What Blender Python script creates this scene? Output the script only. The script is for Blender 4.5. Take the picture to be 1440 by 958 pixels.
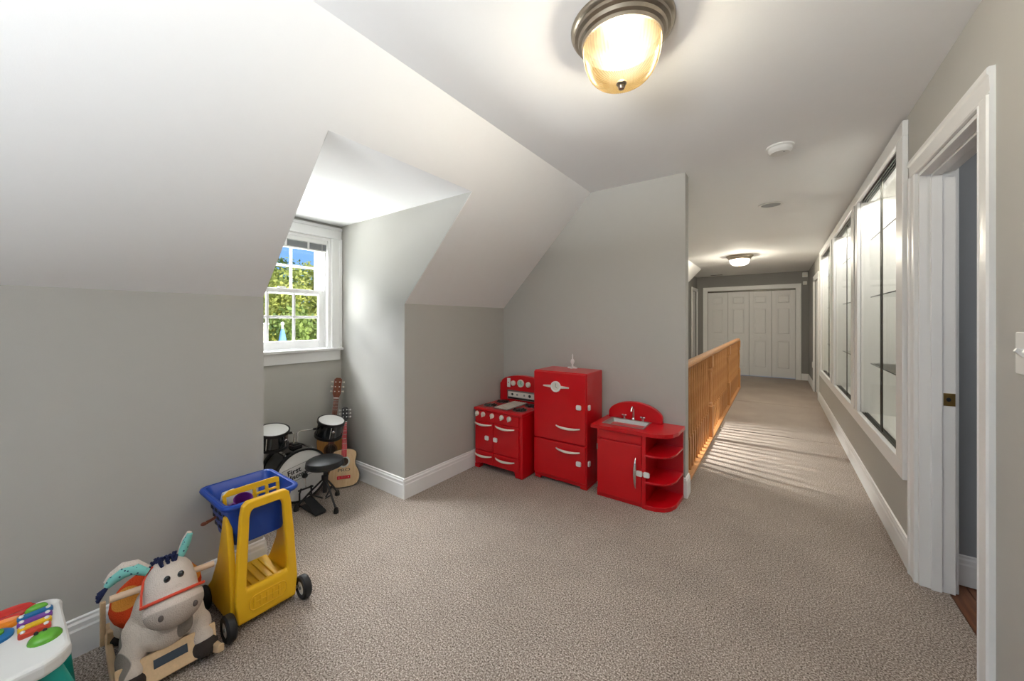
import bpy, math, random
from mathutils import Vector, Matrix
random.seed(7)
for o in list(bpy.data.objects): bpy.data.objects.remove(o)
S = bpy.context.scene
COL = S.collection
PI = math.pi

# ------------------------------------------------------------ camera, world, light
cam_d = bpy.data.cameras.new('camera'); cam = bpy.data.objects.new('camera', cam_d); COL.objects.link(cam)
cam_d.sensor_width = 36; cam_d.lens = 520 / 1440 * 36; cam_d.shift_y = -27.5 / 1440
cam_d.clip_start = 0.02
cam.location = (0, 0, 1.30); cam.rotation_euler = (PI / 2, 0, math.radians(35.58))
S.camera = cam
vs = S.view_settings
vs.view_transform = 'Standard'; vs.look = 'None'; vs.gamma = 1; vs.use_curve_mapping = False
vs.exposure = 0.78

W = bpy.data.worlds.new('sky'); S.world = W; W.use_nodes = True
wn = W.node_tree; wn.nodes.clear()
wo = wn.nodes.new('ShaderNodeOutputWorld'); wb = wn.nodes.new('ShaderNodeBackground')
tcw = wn.nodes.new('ShaderNodeTexCoord'); spw = wn.nodes.new('ShaderNodeSeparateXYZ'); rw = wn.nodes.new('ShaderNodeValToRGB')
rw.color_ramp.elements[0].color = (.26, .52, .95, 1); rw.color_ramp.elements[0].position = .0; rw.color_ramp.elements[1].color = (.07, .22, .70, 1); rw.color_ramp.elements[1].position = .6
wn.links.new(tcw.outputs['Generated'], spw.inputs[0]); wn.links.new(spw.outputs[2], rw.inputs[0]); wn.links.new(rw.outputs[0], wb.inputs[0]); wb.inputs[1].default_value = .75
wn.links.new(wb.outputs[0], wo.inputs[0])

def lamp(name, kind, loc, power, color=(1, 1, 1), size=None, size_y=None, look=None, parent=None, radius=None):
    d = bpy.data.lights.new(name, kind); d.energy = power; d.color = color
    if kind == 'AREA':
        d.shape = 'RECTANGLE'; d.size = size; d.size_y = size_y or size
    if radius is not None: d.shadow_soft_size = radius
    o = bpy.data.objects.new(name, d); COL.objects.link(o); o.location = loc
    if look is not None:
        v = Vector(look) - Vector(loc); o.rotation_euler = v.to_track_quat('-Z', 'Y').to_euler()
    if parent: o.parent = parent
    return o
sun = lamp('sun', 'SUN', (5, 5, 12), 6, (1, .95, .82), look=(5 - .6, 5 - .25, 12 - .75)); sun.data.angle = .01
# daylight entering through the dormer window and the stairwell dormer window
lamp('daylight_dormer', 'AREA', (-5.2, 1.1, -.5), 640, (.97, .99, 1), 3.4, 2.0, look=(-2.7, 1.35, 1.9))
lamp('daylight_dormer_sky', 'AREA', (-5.4, .6, 4.2), 900, (.96, .98, 1), 3.6, 2.0, look=(-2.9, 1.35, 1.3))
lamp('daylight_stairwell', 'AREA', (-4.1, 4.62, 2.55), 900, (1, .98, .94), .36, .36, look=(-.35, 4.6, .0))
# fill light added to lift the ceiling, aimed up through the added back window
lamp('added_back_fill', 'AREA', (-.3, -5.0, .0), 800, (.93, .965, 1), 3.2, 1.4, look=(-.5, -2.2, 1.62))

# ------------------------------------------------------------ materials
MATS = {}
def mk(name, col, rough=.5, metal=0, var=.04, scale=18, bump=0, bscale=220, spec=.5, coat=0, emis=None, estr=0, trans=0, ior=1.45, aniso=None, alpha=None):
    m = bpy.data.materials.new(name); m.use_nodes = True; nt = m.node_tree; b = nt.nodes['Principled BSDF']
    L = nt.links
    tc = nt.nodes.new('ShaderNodeTexCoord'); mp = nt.nodes.new('ShaderNodeMapping'); L.new(tc.outputs['Object'], mp.inputs[0])
    if aniso: mp.inputs['Scale'].default_value = aniso
    n = nt.nodes.new('ShaderNodeTexNoise'); n.inputs['Scale'].default_value = scale; n.inputs['Detail'].default_value = 4
    L.new(mp.outputs[0], n.inputs['Vector'])
    mx = nt.nodes.new('ShaderNodeMix'); mx.data_type = 'RGBA'
    c = Vector(col)
    mx.inputs[6].default_value = (*[max(0, x * (1 - var)) for x in c], 1); mx.inputs[7].default_value = (*[min(1, x * (1 + var)) for x in c], 1)
    L.new(n.outputs[0], mx.inputs[0]); L.new(mx.outputs[2], b.inputs['Base Color'])
    b.inputs['Roughness'].default_value = rough; b.inputs['Metallic'].default_value = metal
    b.inputs['Specular IOR Level'].default_value = spec; b.inputs['IOR'].default_value = ior
    b.inputs['Coat Weight'].default_value = coat; b.inputs['Coat Roughness'].default_value = .08
    b.inputs['Transmission Weight'].default_value = trans
    if emis: b.inputs['Emission Color'].default_value = (*emis, 1); b.inputs['Emission Strength'].default_value = estr
    if bump:
        n2 = nt.nodes.new('ShaderNodeTexNoise'); n2.inputs['Scale'].default_value = bscale; n2.inputs['Detail'].default_value = 3
        L.new(mp.outputs[0], n2.inputs['Vector'])
        bp = nt.nodes.new('ShaderNodeBump'); bp.inputs['Strength'].default_value = bump; bp.inputs['Distance'].default_value = .01
        L.new(n2.outputs[0], bp.inputs['Height']); L.new(bp.outputs[0], b.inputs['Normal'])
    MATS[name] = m
    return m

wall_m = mk('greige_wall_paint', (.485, .475, .443), .75, var=.015, bump=.05, bscale=400)
hall_m = mk('dark_grey_hall_paint', (.27, .265, .255), .75, var=.015, bump=.05, bscale=400)
ceil_m = mk('white_ceiling_paint', (.87, .87, .87), .85, var=.01, bump=.04, bscale=300)
trim_m = mk('white_trim_paint', (.86, .86, .855), .35, var=.01)
closet_m = mk('white_door_paint', (.80, .80, .80), .4, var=.01)
blueroom_m = mk('blue_grey_wall_paint', (.30, .315, .33), .8, var=.02)
red_m = mk('red_gloss_paint', (.60, .002, .008), .30, var=.03, coat=.25)
cream_m = mk('cream_plastic', (.80, .76, .68), .4, var=.02)
chrome_m = mk('chrome', (.78, .78, .77), .18, 1, var=.03)
steel_m = mk('brushed_steel', (.33, .35, .33), .34, 1, var=.1, scale=60, aniso=(1, 12, 1))
black_m = mk('black_plastic', (.012, .012, .013), .35, var=.1)
blackgloss_m = mk('black_gloss_shell', (.010, .012, .014), .12, var=.1, coat=.8)
rubber_m = mk('black_rubber', (.014, .014, .015), .55, var=.15)
drumhead_m = mk('white_drumhead', (.80, .80, .79), .45, var=.02)
vinyl_m = mk('black_vinyl', (.018, .02, .022), .38, var=.2, bump=.15, bscale=300)
yellow_m = mk('yellow_plastic', (.88, .50, .014), .38, var=.03)
blue_m = mk('blue_plastic', (.006, .055, .36), .35, var=.05)
white_m = mk('white_plastic', (.80, .80, .78), .35, var=.02)
teal_m = mk('teal_plastic', (.01, .33, .28), .4, var=.05)
purple_m = mk('purple_plastic', (.16, .02, .22), .35, var=.1)
pine_m = mk('pale_birch_wood', (.66, .46, .27), .5, var=.14, scale=10, aniso=(1, 14, 14))
bronze_m = mk('brushed_bronze', (.36, .31, .245), .28, 1, var=.15, scale=40)
brass_m = mk('brass', (.42, .28, .10), .35, 1, var=.15)
darkmetal_m = mk('dark_track_metal', (.10, .095, .08), .4, .8, var=.1)
stair_m = mk('stair_carpet', (.30, .25, .20), .95, var=.2, scale=120)
grill_m = mk('dark_burner_enamel', (.05, .055, .05), .35, .4, var=.2)

def ramp_mat(name, stops, rough, scale, detail=6, bump=.5, bscale=None, stretch=(1, 1, 1), big=None, bdist=.01):
    m = bpy.data.materials.new(name); m.use_nodes = True; nt = m.node_tree; L = nt.links; b = nt.nodes['Principled BSDF']
    tc = nt.nodes.new('ShaderNodeTexCoord'); mp = nt.nodes.new('ShaderNodeMapping'); mp.inputs['Scale'].default_value = stretch
    L.new(tc.outputs['Object'], mp.inputs[0])
    n = nt.nodes.new('ShaderNodeTexNoise'); n.inputs['Scale'].default_value = scale; n.inputs['Detail'].default_value = detail; n.inputs['Roughness'].default_value = .65
    L.new(mp.outputs[0], n.inputs['Vector'])
    r = nt.nodes.new('ShaderNodeValToRGB'); e = r.color_ramp.elements
    e[0].position, e[0].color = stops[0][0], (*stops[0][1], 1); e[1].position, e[1].color = stops[-1][0], (*stops[-1][1], 1)
    for p, c in stops[1:-1]:
        k = e.new(p); k.color = (*c, 1)
    L.new(n.outputs[0], r.inputs[0])
    out = r.outputs[0]
    if big:
        n3 = nt.nodes.new('ShaderNodeTexNoise'); n3.inputs['Scale'].default_value = big; n3.inputs['Detail'].default_value = 5; n3.inputs['Roughness'].default_value = .7
        L.new(tc.outputs['Object'], n3.inputs['Vector'])
        mr = nt.nodes.new('ShaderNodeMapRange'); mr.inputs[1].default_value = .3; mr.inputs[2].default_value = .7; mr.inputs[3].default_value = .86; mr.inputs[4].default_value = 1.1
        L.new(n3.outputs[0], mr.inputs[0])
        mu = nt.nodes.new('ShaderNodeMix'); mu.data_type = 'RGBA'; mu.blend_type = 'MULTIPLY'; mu.inputs[0].default_value = 1
        L.new(out, mu.inputs[6]); L.new(mr.outputs[0], mu.inputs[7]); out = mu.outputs[2]
    L.new(out, b.inputs['Base Color']); b.inputs['Roughness'].default_value = rough
    if bump:
        n2 = n
        if bscale:
            n2 = nt.nodes.new('ShaderNodeTexNoise'); n2.inputs['Scale'].default_value = bscale; n2.inputs['Detail'].default_value = 3; L.new(mp.outputs[0], n2.inputs['Vector'])
        bp = nt.nodes.new('ShaderNodeBump'); bp.inputs['Strength'].default_value = bump; bp.inputs['Distance'].default_value = bdist
        L.new(n2.outputs[0], bp.inputs['Height']); L.new(bp.outputs[0], b.inputs['Normal'])
    return m
carpet_m = ramp_mat('beige_carpet', [(.32, (.07, .049, .036)), (.45, (.255, .203, .168)), (.54, (.405, .340, .292)), (.66, (.70, .62, .555))], .97, 165, 2, .4, 230, big=2.2, bdist=.005)
oak_m = ramp_mat('honey_oak', [(.25, (.42, .17, .05)), (.5, (.60, .28, .095)), (.8, (.74, .41, .17))], .38, 9, 6, .05, stretch=(9, 9, .8))
floorwood_m = ramp_mat('dark_oak_floor', [(.25, (.10, .032, .012)), (.6, (.20, .075, .03)), (.85, (.28, .12, .05))], .3, 7, 6, .05, stretch=(8, .8, 8))
spruce_m = ramp_mat('guitar_spruce', [(.3, (.66, .43, .22)), (.7, (.78, .56, .33))], .3, 8, 4, 0, stretch=(10, 1, 1))
cedar_m = ramp_mat('guitar_cedar', [(.3, (.50, .21, .055)), (.7, (.64, .32, .10))], .25, 8, 4, 0, stretch=(10, 1, 1))
mahog_m = ramp_mat('mahogany', [(.3, (.13, .028, .013)), (.7, (.25, .07, .03))], .3, 12, 5, 0, stretch=(8, 1, 1))
leaf_m = ramp_mat('green_leaves', [(.3, (.20, .24, .04)), (.55, (.40, .42, .09)), (.8, (.58, .54, .17))], .6, 1.3, 4, 0)
leaf2_m = ramp_mat('dark_leaves', [(.3, (.09, .15, .03)), (.55, (.21, .28, .06)), (.8, (.36, .40, .13))], .6, 1.3, 4, 0)
bark_m = ramp_mat('bark', [(.3, (.09, .07, .05)), (.7, (.24, .19, .14))], .9, 14, 6, .5)
grass_m = ramp_mat('lawn', [(.3, (.10, .15, .03)), (.7, (.25, .30, .08))], .95, 3, 6, 0)
glass_m = bpy.data.materials.new('clear_glass'); glass_m.use_nodes = True
_nt = glass_m.node_tree; _nt.nodes.clear()
_o = _nt.nodes.new('ShaderNodeOutputMaterial'); _t = _nt.nodes.new('ShaderNodeBsdfTransparent'); _g = _nt.nodes.new('ShaderNodeBsdfGlossy'); _g.inputs['Roughness'].default_value = .02
_f = _nt.nodes.new('ShaderNodeLayerWeight'); _f.inputs[0].default_value = .5; _mx = _nt.nodes.new('ShaderNodeMixShader')
_p = _nt.nodes.new('ShaderNodeMath'); _p.operation = 'POWER'; _p.inputs[1].default_value = 5; _q = _nt.nodes.new('ShaderNodeMath'); _q.operation = 'MULTIPLY_ADD'; _q.inputs[1].default_value = .16; _q.inputs[2].default_value = .015
_t.inputs[0].default_value = (.98, .985, .98, 1); L = _nt.links
L.new(_f.outputs['Facing'], _p.inputs[0]); L.new(_p.outputs[0], _q.inputs[0]); L.new(_q.outputs[0], _mx.inputs[0]); L.new(_t.outputs[0], _mx.inputs[1]); L.new(_g.outputs[0], _mx.inputs[2]); L.new(_mx.outputs[0], _o.inputs[0])

# ------------------------------------------------------------ mesh helpers
class MB:
    def __init__(s): s.v = []; s.f = []; s.sm = []
    def add(s, vs_, fs, smooth=False):
        o = len(s.v); s.v += [tuple(v) for v in vs_]
        for f in fs: s.f.append(tuple(i + o for i in f)); s.sm.append(smooth)
        return s
    def box(s, x0, x1, y0, y1, z0, z1, M=None):
        vs_ = [Vector(p) for p in ((x0, y0, z0), (x1, y0, z0), (x1, y1, z0), (x0, y1, z0), (x0, y0, z1), (x1, y0, z1), (x1, y1, z1), (x0, y1, z1))]
        if M: vs_ = [M @ p for p in vs_]
        return s.add(vs_, [(0, 3, 2, 1), (4, 5, 6, 7), (0, 1, 5, 4), (1, 2, 6, 5), (2, 3, 7, 6), (3, 0, 4, 7)])
    def prism(s, poly, a0, a1, axis='y', M=None, smooth=False):
        """polygon in the two other axes, extruded from a0 to a1 along axis"""
        def P(p, a):
            q = {'x': (a, p[0], p[1]), 'y': (p[0], a, p[1]), 'z': (p[0], p[1], a)}[axis]
            q = Vector(q); return M @ q if M else q
        n = len(poly)
        ar = sum(poly[i][0] * poly[(i + 1) % n][1] - poly[(i + 1) % n][0] * poly[i][1] for i in range(n))
        if axis == 'y': ar = -ar
        if ar < 0: poly = poly[::-1]
        vs_ = [P(p, a0) for p in poly] + [P(p, a1) for p in poly]
        s.add(vs_, [tuple(range(n))[::-1], tuple(range(n, 2 * n))])
        o = len(s.v) - 2 * n
        for i in range(n):
            j = (i + 1) % n
            s.f.append((o + i, o + j, o + n + j, o + n + i)); s.sm.append(smooth)
        return s
    def ring(s, prof, n=24, M=None): return s.lathe(list(prof) + [prof[0]], n, M, True, False)
    def lathe(s, prof, n=24, M=None, smooth=True, cap=True):
        """profile of (r,z), about z"""
        vs_ = []
        for r, z in prof:
            for k in range(n):
                a = 2 * PI * k / n; p = Vector((r * math.cos(a), r * math.sin(a), z)); vs_.append(M @ p if M else p)
        fs = []
        for i in range(len(prof) - 1):
            for k in range(n):
                k2 = (k + 1) % n; fs.append((i * n + k, i * n + k2, (i + 1) * n + k2, (i + 1) * n + k))
        s.add(vs_, fs, smooth)
        o = len(s.v) - len(vs_)
        if cap and prof[0][0] > 1e-5: s.f.append(tuple(o + k for k in range(n))[::-1]); s.sm.append(False)
        if cap and prof[-1][0] > 1e-5: s.f.append(tuple(o + (len(prof) - 1) * n + k for k in range(n))); s.sm.append(False)
        return s
    def cyl(s, a, b, r, r2=None, n=14):
        a = Vector(a); b = Vector(b); d = b - a
        M = Matrix.Translation(a) @ d.to_track_quat('Z', 'Y').to_matrix().to_4x4()
        return s.lathe([(r, 0), (r if r2 is None else r2, d.length)], n, M)
    def tube(s, pts, r, n=10, closed=False):
        pts = [Vector(p) for p in pts]; N = len(pts); vs_ = []; up = None
        for i, p in enumerate(pts):
            if closed: t = pts[(i + 1) % N] - pts[i - 1]
            else: t = pts[min(i + 1, N - 1)] - pts[max(i - 1, 0)]
            t.normalize()
            if up is None: up = Vector((0, 0, 1)) if abs(t.z) < .9 else Vector((1, 0, 0))
            u = (up - up.dot(t) * t).normalized(); w = t.cross(u); up = u
            rr = r[i] if isinstance(r, (list, tuple)) else r
            for k in range(n):
                a = 2 * PI * k / n; vs_.append(p + rr * (math.cos(a) * u + math.sin(a) * w))
        fs = []
        for i in range(N if closed else N - 1):
            j = (i + 1) % N
            for k in range(n):
                k2 = (k + 1) % n; fs.append((i * n + k, i * n + k2, j * n + k2, j * n + k))
        if not closed: fs += [tuple(range(n))[::-1], tuple((N - 1) * n + k for k in range(n))]
        return s.add(vs_, fs, True)
    def ell(s, c, r, n=20, m=12, M=None):
        vs_ = []; fs = []
        R = r if isinstance(r, (tuple, list)) else (r, r, r)
        for i in range(m + 1):
            th = PI * i / m
            for k in range(n):
                a = 2 * PI * k / n
                p = Vector((R[0] * math.sin(th) * math.cos(a), R[1] * math.sin(th) * math.sin(a), R[2] * math.cos(th)))
                if M: p = M @ p
                vs_.append(p + Vector(c))
        for i in range(m):
            for k in range(n):
                k2 = (k + 1) % n; fs.append((i * n + k, (i + 1) * n + k, (i + 1) * n + k2, i * n + k2))
        return s.add(vs_, fs, True)
    def build(s, name, mat, parent=None, bevel=0, seg=2, flat=False):
        me = bpy.data.meshes.new(name); me.from_pydata(s.v, [], s.f); me.materials.append(mat)
        me.polygons.foreach_set('use_smooth', [bool(x) and not flat for x in s.sm]); me.update()
        if any(s.sm) and not flat: me.set_sharp_from_angle(angle=math.radians(38))
        o = bpy.data.objects.new(name, me); COL.objects.link(o)
        if parent: o.parent = parent
        if bevel:
            b = o.modifiers.new('bevel', 'BEVEL'); b.width = bevel; b.segments = seg; b.limit_method = 'ANGLE'; b.angle_limit = math.radians(40)
        return o
def box(x0, x1, y0, y1, z0, z1): return MB().box(x0, x1, y0, y1, z0, z1)
def tag(o, label, cat, group=None):
    o['label'] = label; o['category'] = cat
    if group: o['group'] = group
    return o
def thing(name, label, cat, loc=(0, 0, 0), rz=0, group=None, M=None):
    o = bpy.data.objects.new(name, None); COL.objects.link(o); o.empty_display_size = .05
    if M is not None: o.matrix_world = M
    else: o.location = loc; o.rotation_euler = (0, 0, rz)
    return tag(o, label, cat, group)
def struct(o): o['kind'] = 'structure'; return o
def sempty(name, loc=(0, 0, 0)):
    o = bpy.data.objects.new(name, None); COL.objects.link(o); o.location = loc; o.empty_display_size = .05; return struct(o)
def share(o, name, loc, parent, rot=None):
    c = bpy.data.objects.new(name, o.data); COL.objects.link(c); c.location = loc; c.parent = parent
    if rot: c.rotation_euler = rot
    for m in o.modifiers:
        k = c.modifiers.new(m.name, m.type)
        if m.type == 'BEVEL': k.width = m.width; k.segments = m.segments; k.limit_method = 'ANGLE'; k.angle_limit = m.angle_limit
    return c
def text(body, size, mat, parent, M, depth=.0006, bold=False, name='lettering', sx=1):
    cu = bpy.data.curves.new('t', 'FONT'); cu.body = body; cu.size = size; cu.extrude = depth; cu.align_x = 'CENTER'; cu.align_y = 'CENTER'
    if bold: cu.offset = size * .022
    t = bpy.data.objects.new('t', cu); COL.objects.link(t)
    bpy.context.view_layer.update()
    me = bpy.data.meshes.new_from_object(t.evaluated_get(bpy.context.evaluated_depsgraph_get()))
    bpy.data.objects.remove(t)
    me.materials.clear(); me.materials.append(mat)
    o = bpy.data.objects.new(name, me); COL.objects.link(o); o.parent = parent; o.matrix_local = M @ Matrix.Diagonal((sx, 1, 1, 1))
    return o
def arc(cx, cz, r, a0, a1, n=10, rz=None):
    return [(cx + r * math.cos(math.radians(a0 + (a1 - a0) * i / n)), cz + (rz or r) * math.sin(math.radians(a0 + (a1 - a0) * i / n))) for i in range(n + 1)]
def rrect(x0, x1, y0, y1, r, n=4):
    return arc(x1 - r, y1 - r, r, 0, 90, n) + arc(x0 + r, y1 - r, r, 90, 180, n) + arc(x0 + r, y0 + r, r, 180, 270, n) + arc(x1 - r, y0 + r, r, 270, 360, n)

# ------------------------------------------------------------ setting
XR, XK, ZC, ZK, XB = .57, -2.215, 2.395, 1.427, -1.29
YE, YE2, YF, YB = 2.955, 3.07, 10.3, -2.2
XE = -.546                      # free end of the end wall
XW, DY0, DY1, ZD = -3.065, .83, 1.745, 2.115
SY0, SY1 = 4.15, 5.05           # stairwell dormer
GY = 8.66                       # where the stairwell slope stops
XRAIL = -.615; XHOLE = -.665
SL = (XB - XK) / (ZC - ZK)
def slope_x(z): return XK + (z - ZK) * SL

fl = MB()
fl.box(XK - .12, XR + .1, YB - .1, YE2, -.25, 0).box(XW - .13, XK - .12, DY0 - .05, DY1 + .05, -.25, 0)
ys = [YE2, 5.14, 7.07, 9.1, YF + .1]
for a, b in zip(ys[:-1], ys[1:]):
    x0 = XHOLE
    fl.box(x0, XR + .1, a + (.006 if a > YE2 else 0), b - (.006 if b < 10 else 0), -.25, 0)
fl.box(XHOLE, XR + .1, YE2, YF + .1, -.24, -.012)
fl.box(-1.75, XHOLE, GY - .1, YF + .1, -.25, -.0005)
struct(fl.build('floor', carpet_m))

ce = MB()
ce.box(XB, XR + .13, YB - .1, YF + .12, ZC, ZC + .12)
ce.box(-1.76, XB, GY, YF + .12, ZC, ZC + .12)
def slab(y0, y1, z0=ZK, z1=ZC):
    x0, x1 = slope_x(z0), slope_x(z1); t = .11
    pts = [(x0, z0), (x1, z1), (x1, z1 + t * 1.4), (x0 - (.13 if z0 == ZK else 0), z0 + (0 if z0 == ZK else .15))]
    if z0 == ZK: pts = [(x0, z0), (x1, z1), (x1, z1 + t * 1.4), (x0 - t * 1.4, z0 + .0)]
    ce.prism(pts, y0, y1, 'y')
slab(YB - .1, DY0 - .002); slab(DY0 - .002, DY1 + .002, ZD, ZC); slab(DY1 + .002, SY0 - .002)
slab(SY0 - .002, SY1 + .002, ZD, ZC); slab(SY1 + .002, GY)
for a, b in ((DY0, DY1), (SY0, SY1)): ce.box(XW - .13, slope_x(ZD) , a - .07, b + .07, ZD, ZD + .09)
struct(ce.build('ceiling', ceil_m))

wl = MB()
for a, b in ((YB - .1, DY0 - .001), (DY1 + .001, YE)): wl.box(XK - .12, XK, a, b, -.2, ZK)
cheek = [(XW - .13, -.2), (XK - .004, -.2), (XK - .004, ZK), (slope_x(ZD) - .004, ZD), (XW - .13, ZD)]
wl.prism(cheek, DY1, DY1 + .07, 'y'); wl.prism(cheek, DY0 - .07, DY0, 'y')
struct(wl.build('wall_left', wall_m))
def window_wall(name, y0, y1, zb, o0, o1, oz0, oz1):
    w = MB(); a, b = XW - .13, XW
    w.box(a, b, y0 - .05, o0, zb, ZD).box(a, b, o1, y1 + .05, zb, ZD).box(a, b, o0, o1, zb, oz0).box(a, b, o0, o1, oz1, ZD)
    return struct(w.build(name, wall_m))
WY0, WY1, WZ0, WZ1 = .925, 1.65, 1.075, 1.993
window_wall('wall_dormer', DY0, DY1, -.2, WY0, WY1, WZ0, WZ1)

we = MB()
we.prism([(XK - .1, -.2), (XE, -.2), (XE, ZC), (XB, ZC), (XK, ZK), (XK - .1, ZK)], YE, YE2, 'y')
struct(we.build('wall_end', wall_m))
# stairwell shell
st = MB()
for a, b in ((YE2, SY0 - .001), (SY1 + .001, GY)): st.box(XK - .12, XK, a, b, -2.7, ZK)
st.box(XK - .12, XK, SY0, SY1, -2.7, .95)
ck2 = [(XW - .13, .85), (XK - .004, .85), (XK - .004, ZK), (slope_x(ZD) - .004, ZD), (XW - .13, ZD)]
st.prism(ck2, SY1, SY1 + .07, 'y'); st.prism(ck2, SY0 - .07, SY0, 'y'); st.box(XW - .13, XK - .1, SY0, SY1, .85, .95)
zg = ZK + (-1.63 - XK) / SL
st.prism([(-2.3, -2.7), (-1.63, -2.7), (-1.63, zg), (XK, ZK), (-2.3, ZK)], GY, GY + .1, 'y').prism([(-1.63, zg + .02), (XB, ZC + .02), (-1.63, ZC + .02)], GY, GY + .1, 'y')
st.box(XHOLE - .02, XHOLE + .1, YE2, GY - .1, -2.7, -.24).box(XK - .1, XHOLE + .1, YE2 - .114, YE2 - .001, -2.7, -.1).box(XK - .1, XHOLE, GY - .1, GY, -2.7, -.25)
st.box(XK - .1, XHOLE + .1, YE2 - .1, GY, -2.8, -2.7)
struct(st.build('wall_stairwell', wall_m))
window_wall('wall_stairwell_window', SY0, SY1, .85, SY0 + .09, SY1 - .09, WZ0, WZ1)
sp = MB()
for i in range(13): sp.box(XK, XHOLE - .02, 3.5 + i * .27, 3.5 + (i + 1) * .27, -2.7, -.2 - (12 - i) * .19)
struct(sp.build('floor_stairs', stair_m))
# far end
wf = MB(); CX0, CX1, CZ = -1.394, .345, 2.03
wf.box(-1.75, CX0, YF, YF + .12, 0, ZC).box(CX1, XR + .1, YF, YF + .12, 0, ZC).box(CX0, CX1, YF, YF + .12, CZ, ZC)
wf.box(CX0 - .05, CX1 + .05, YF + .12, YF + .16, 0, CZ + .05)
struct(wf.build('wall_far', hall_m))
wfl = MB(); D3a, D3b = 9.62, 10.22
wfl.box(-1.75, -1.63, GY + .1, D3a, -.2, ZC).box(-1.75, -1.63, D3b, YF, -.2, ZC).box(-1.75, -1.63, D3a, D3b, 2.03, ZC)
struct(wfl.build('wall_far_left', hall_m))
# right wall with doorway, display bays and far door
DOY0, DOY1, DOZ = 1.95, 2.66, 2.03
BAYS = [(2.95, 4.19), (4.50, 5.76), (6.12, 7.36)]; BZ0, BZ1 = .535, 2.30
F2a, F2b = 7.95, 8.76
wr = MB(); T = .12; X0, X1 = XR, XR + T
e_ = .016
wr.box(X0, X1, YB - .1, DOY0, -.2, ZC).box(X0, X1, DOY0, DOY1, DOZ, ZC).box(X0, X1, DOY1, BAYS[0][0] - e_, -.2, ZC)
for i, (a, b) in enumerate(BAYS):
    nx = BAYS[i + 1][0] - e_ if i < 2 else F2a
    wr.box(X0, X1, a - e_, b + e_, -.2, BZ0 - e_).box(X0, X1, a - e_, b + e_, BZ1 + e_, ZC).box(X0, X1, b + e_, nx, -.2, ZC)
wr.box(X0, X1, F2a, F2b, 2.03, ZC)
struct(box(X0, X1, F2b, YF + .12, -.2, ZC).build('wall_right_far', hall_m))
struct(wr.build('wall_right', wall_m))
# back wall with a window added behind the camera to let fill light in
wbk = MB(); bx0, bx1, bz0, bz1 = -1.65, .15, 1.05, 2.2
wbk.box(XK - .1, bx0, YB - .12, YB, -.2, ZC).box(bx1, XR + .1, YB - .12, YB, -.2, ZC).box(bx0, bx1, YB - .12, YB, -.2, bz0).box(bx0, bx1, YB - .12, YB, bz1, ZC)
struct(wbk.build('wall_back', wall_m))
w3 = sempty('window_added', (0, YB, 0))
fr = MB()
for x in (bx0, (bx0 + bx1) / 2, bx1): fr.box(x - .04, x + .04, -.08, .02, bz0, bz1)
fr.box(bx0, bx1, -.08, .02, bz0 - .04, bz0 + .03).box(bx0, bx1, -.08, .02, bz1 - .03, bz1 + .04)
fr.build('window_frame', trim_m, w3, .004)
for x0, x1 in ((bx0 + .04, (bx0 + bx1) / 2 - .04), ((bx0 + bx1) / 2 + .04, bx1 - .04)): box(x0, x1, -.034, -.030, bz0 + .03, bz1 - .03).build('pane', glass_m, w3)
# the room beyond the doorway
rm = MB()
rm.box(.70, 2.4, 2.78, 2.84, -.2, ZC).box(2.3, 2.4, .7, 2.84, -.2, ZC).box(.69, 2.4, .6, .7, -.2, ZC).box(.69, 2.4, .6, 2.84, ZC, ZC + .1)
struct(rm.build('wall_side_room', blueroom_m))
pf = struct(box(.672, 2.4, .6, 2.84, -.25, -.03).build('floor_side_room', floorwood_m))
k = 0; x = .676
pl = box(0, .079, .62, 2.80, -.03, -.006).build('plank', floorwood_m, pf, .0015); pl.location = (x, 0, 0)
while x < 2.2:
    x += .082; share(pl, 'plank', (x, 0, random.uniform(-.0006, .0006)), pf)

srl = thing('side_room_added_lamp', 'unseen white ceiling lamp added to brighten the side room beyond the doorway', 'lamp', (1.55, 1.7, ZC))  # unseen lamp, added to lift the dim room past the doorway
MB().lathe([(.13, 0), (.13, -.02), (.11, -.05), (.06, -.075), (0, -.08)], 28).build('added_lamp_bowl', trim_m, srl)
lamp('side_room_fill', 'POINT', (0, 0, -.14), 9, (1, .97, .93), parent=srl, radius=.05)

# ---- baseboards (profiled)
def bb_profile(): return [(0, 0), (.016, 0), (.016, .10), (.013, .108), (.013, .125), (.008, .133), (.008, .142), (0, .146)]
def baseboard(name, p, q, nrm, parent=None):
    """run from p to q on the floor; nrm points into the room"""
    p = Vector((*p, 0)); q = Vector((*q, 0)); nv = Vector((*nrm, 0)); pr = bb_profile(); m = MB(); n = len(pr)
    vs_ = [p + nv * a + Vector((0, 0, z)) for a, z in pr] + [q + nv * a + Vector((0, 0, z)) for a, z in pr]
    fs = [(i, (i + 1) % n, n + (i + 1) % n, n + i) for i in range(n)] + [tuple(range(n)), tuple(range(n, 2 * n))[::-1]]
    m.add(vs_, fs); o = m.build(name, trim_m, parent)
    return o if parent else struct(o)
bl = baseboard('baseboard_left', (XK, YB), (XK, DY0), (1, 0))
baseboard('baseboard_left_corner', (XK, DY1 - .016), (XK, YE), (1, 0))
baseboard('baseboard_dormer_right', (XW, DY1), (XK, DY1), (0, -1))
baseboard('baseboard_dormer_left', (XW, DY0), (XK, DY0), (0, 1))
baseboard('baseboard_dormer_window', (XW, DY0), (XW, DY1), (1, 0))
baseboard('baseboard_end', (XK, YE), (XE, YE), (0, -1))
baseboard('baseboard_end_return', (XE, YE - .016), (XE, YE2), (1, 0))
baseboard('baseboard_right', (XR, DOY1 + .10), (XR, F2a - .1), (-1, 0))
baseboard('baseboard_right_far', (XR, F2b + .1), (XR, YF), (-1, 0))
baseboard('baseboard_right_near', (XR, YB), (XR, DOY0 - .1), (-1, 0))
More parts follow.
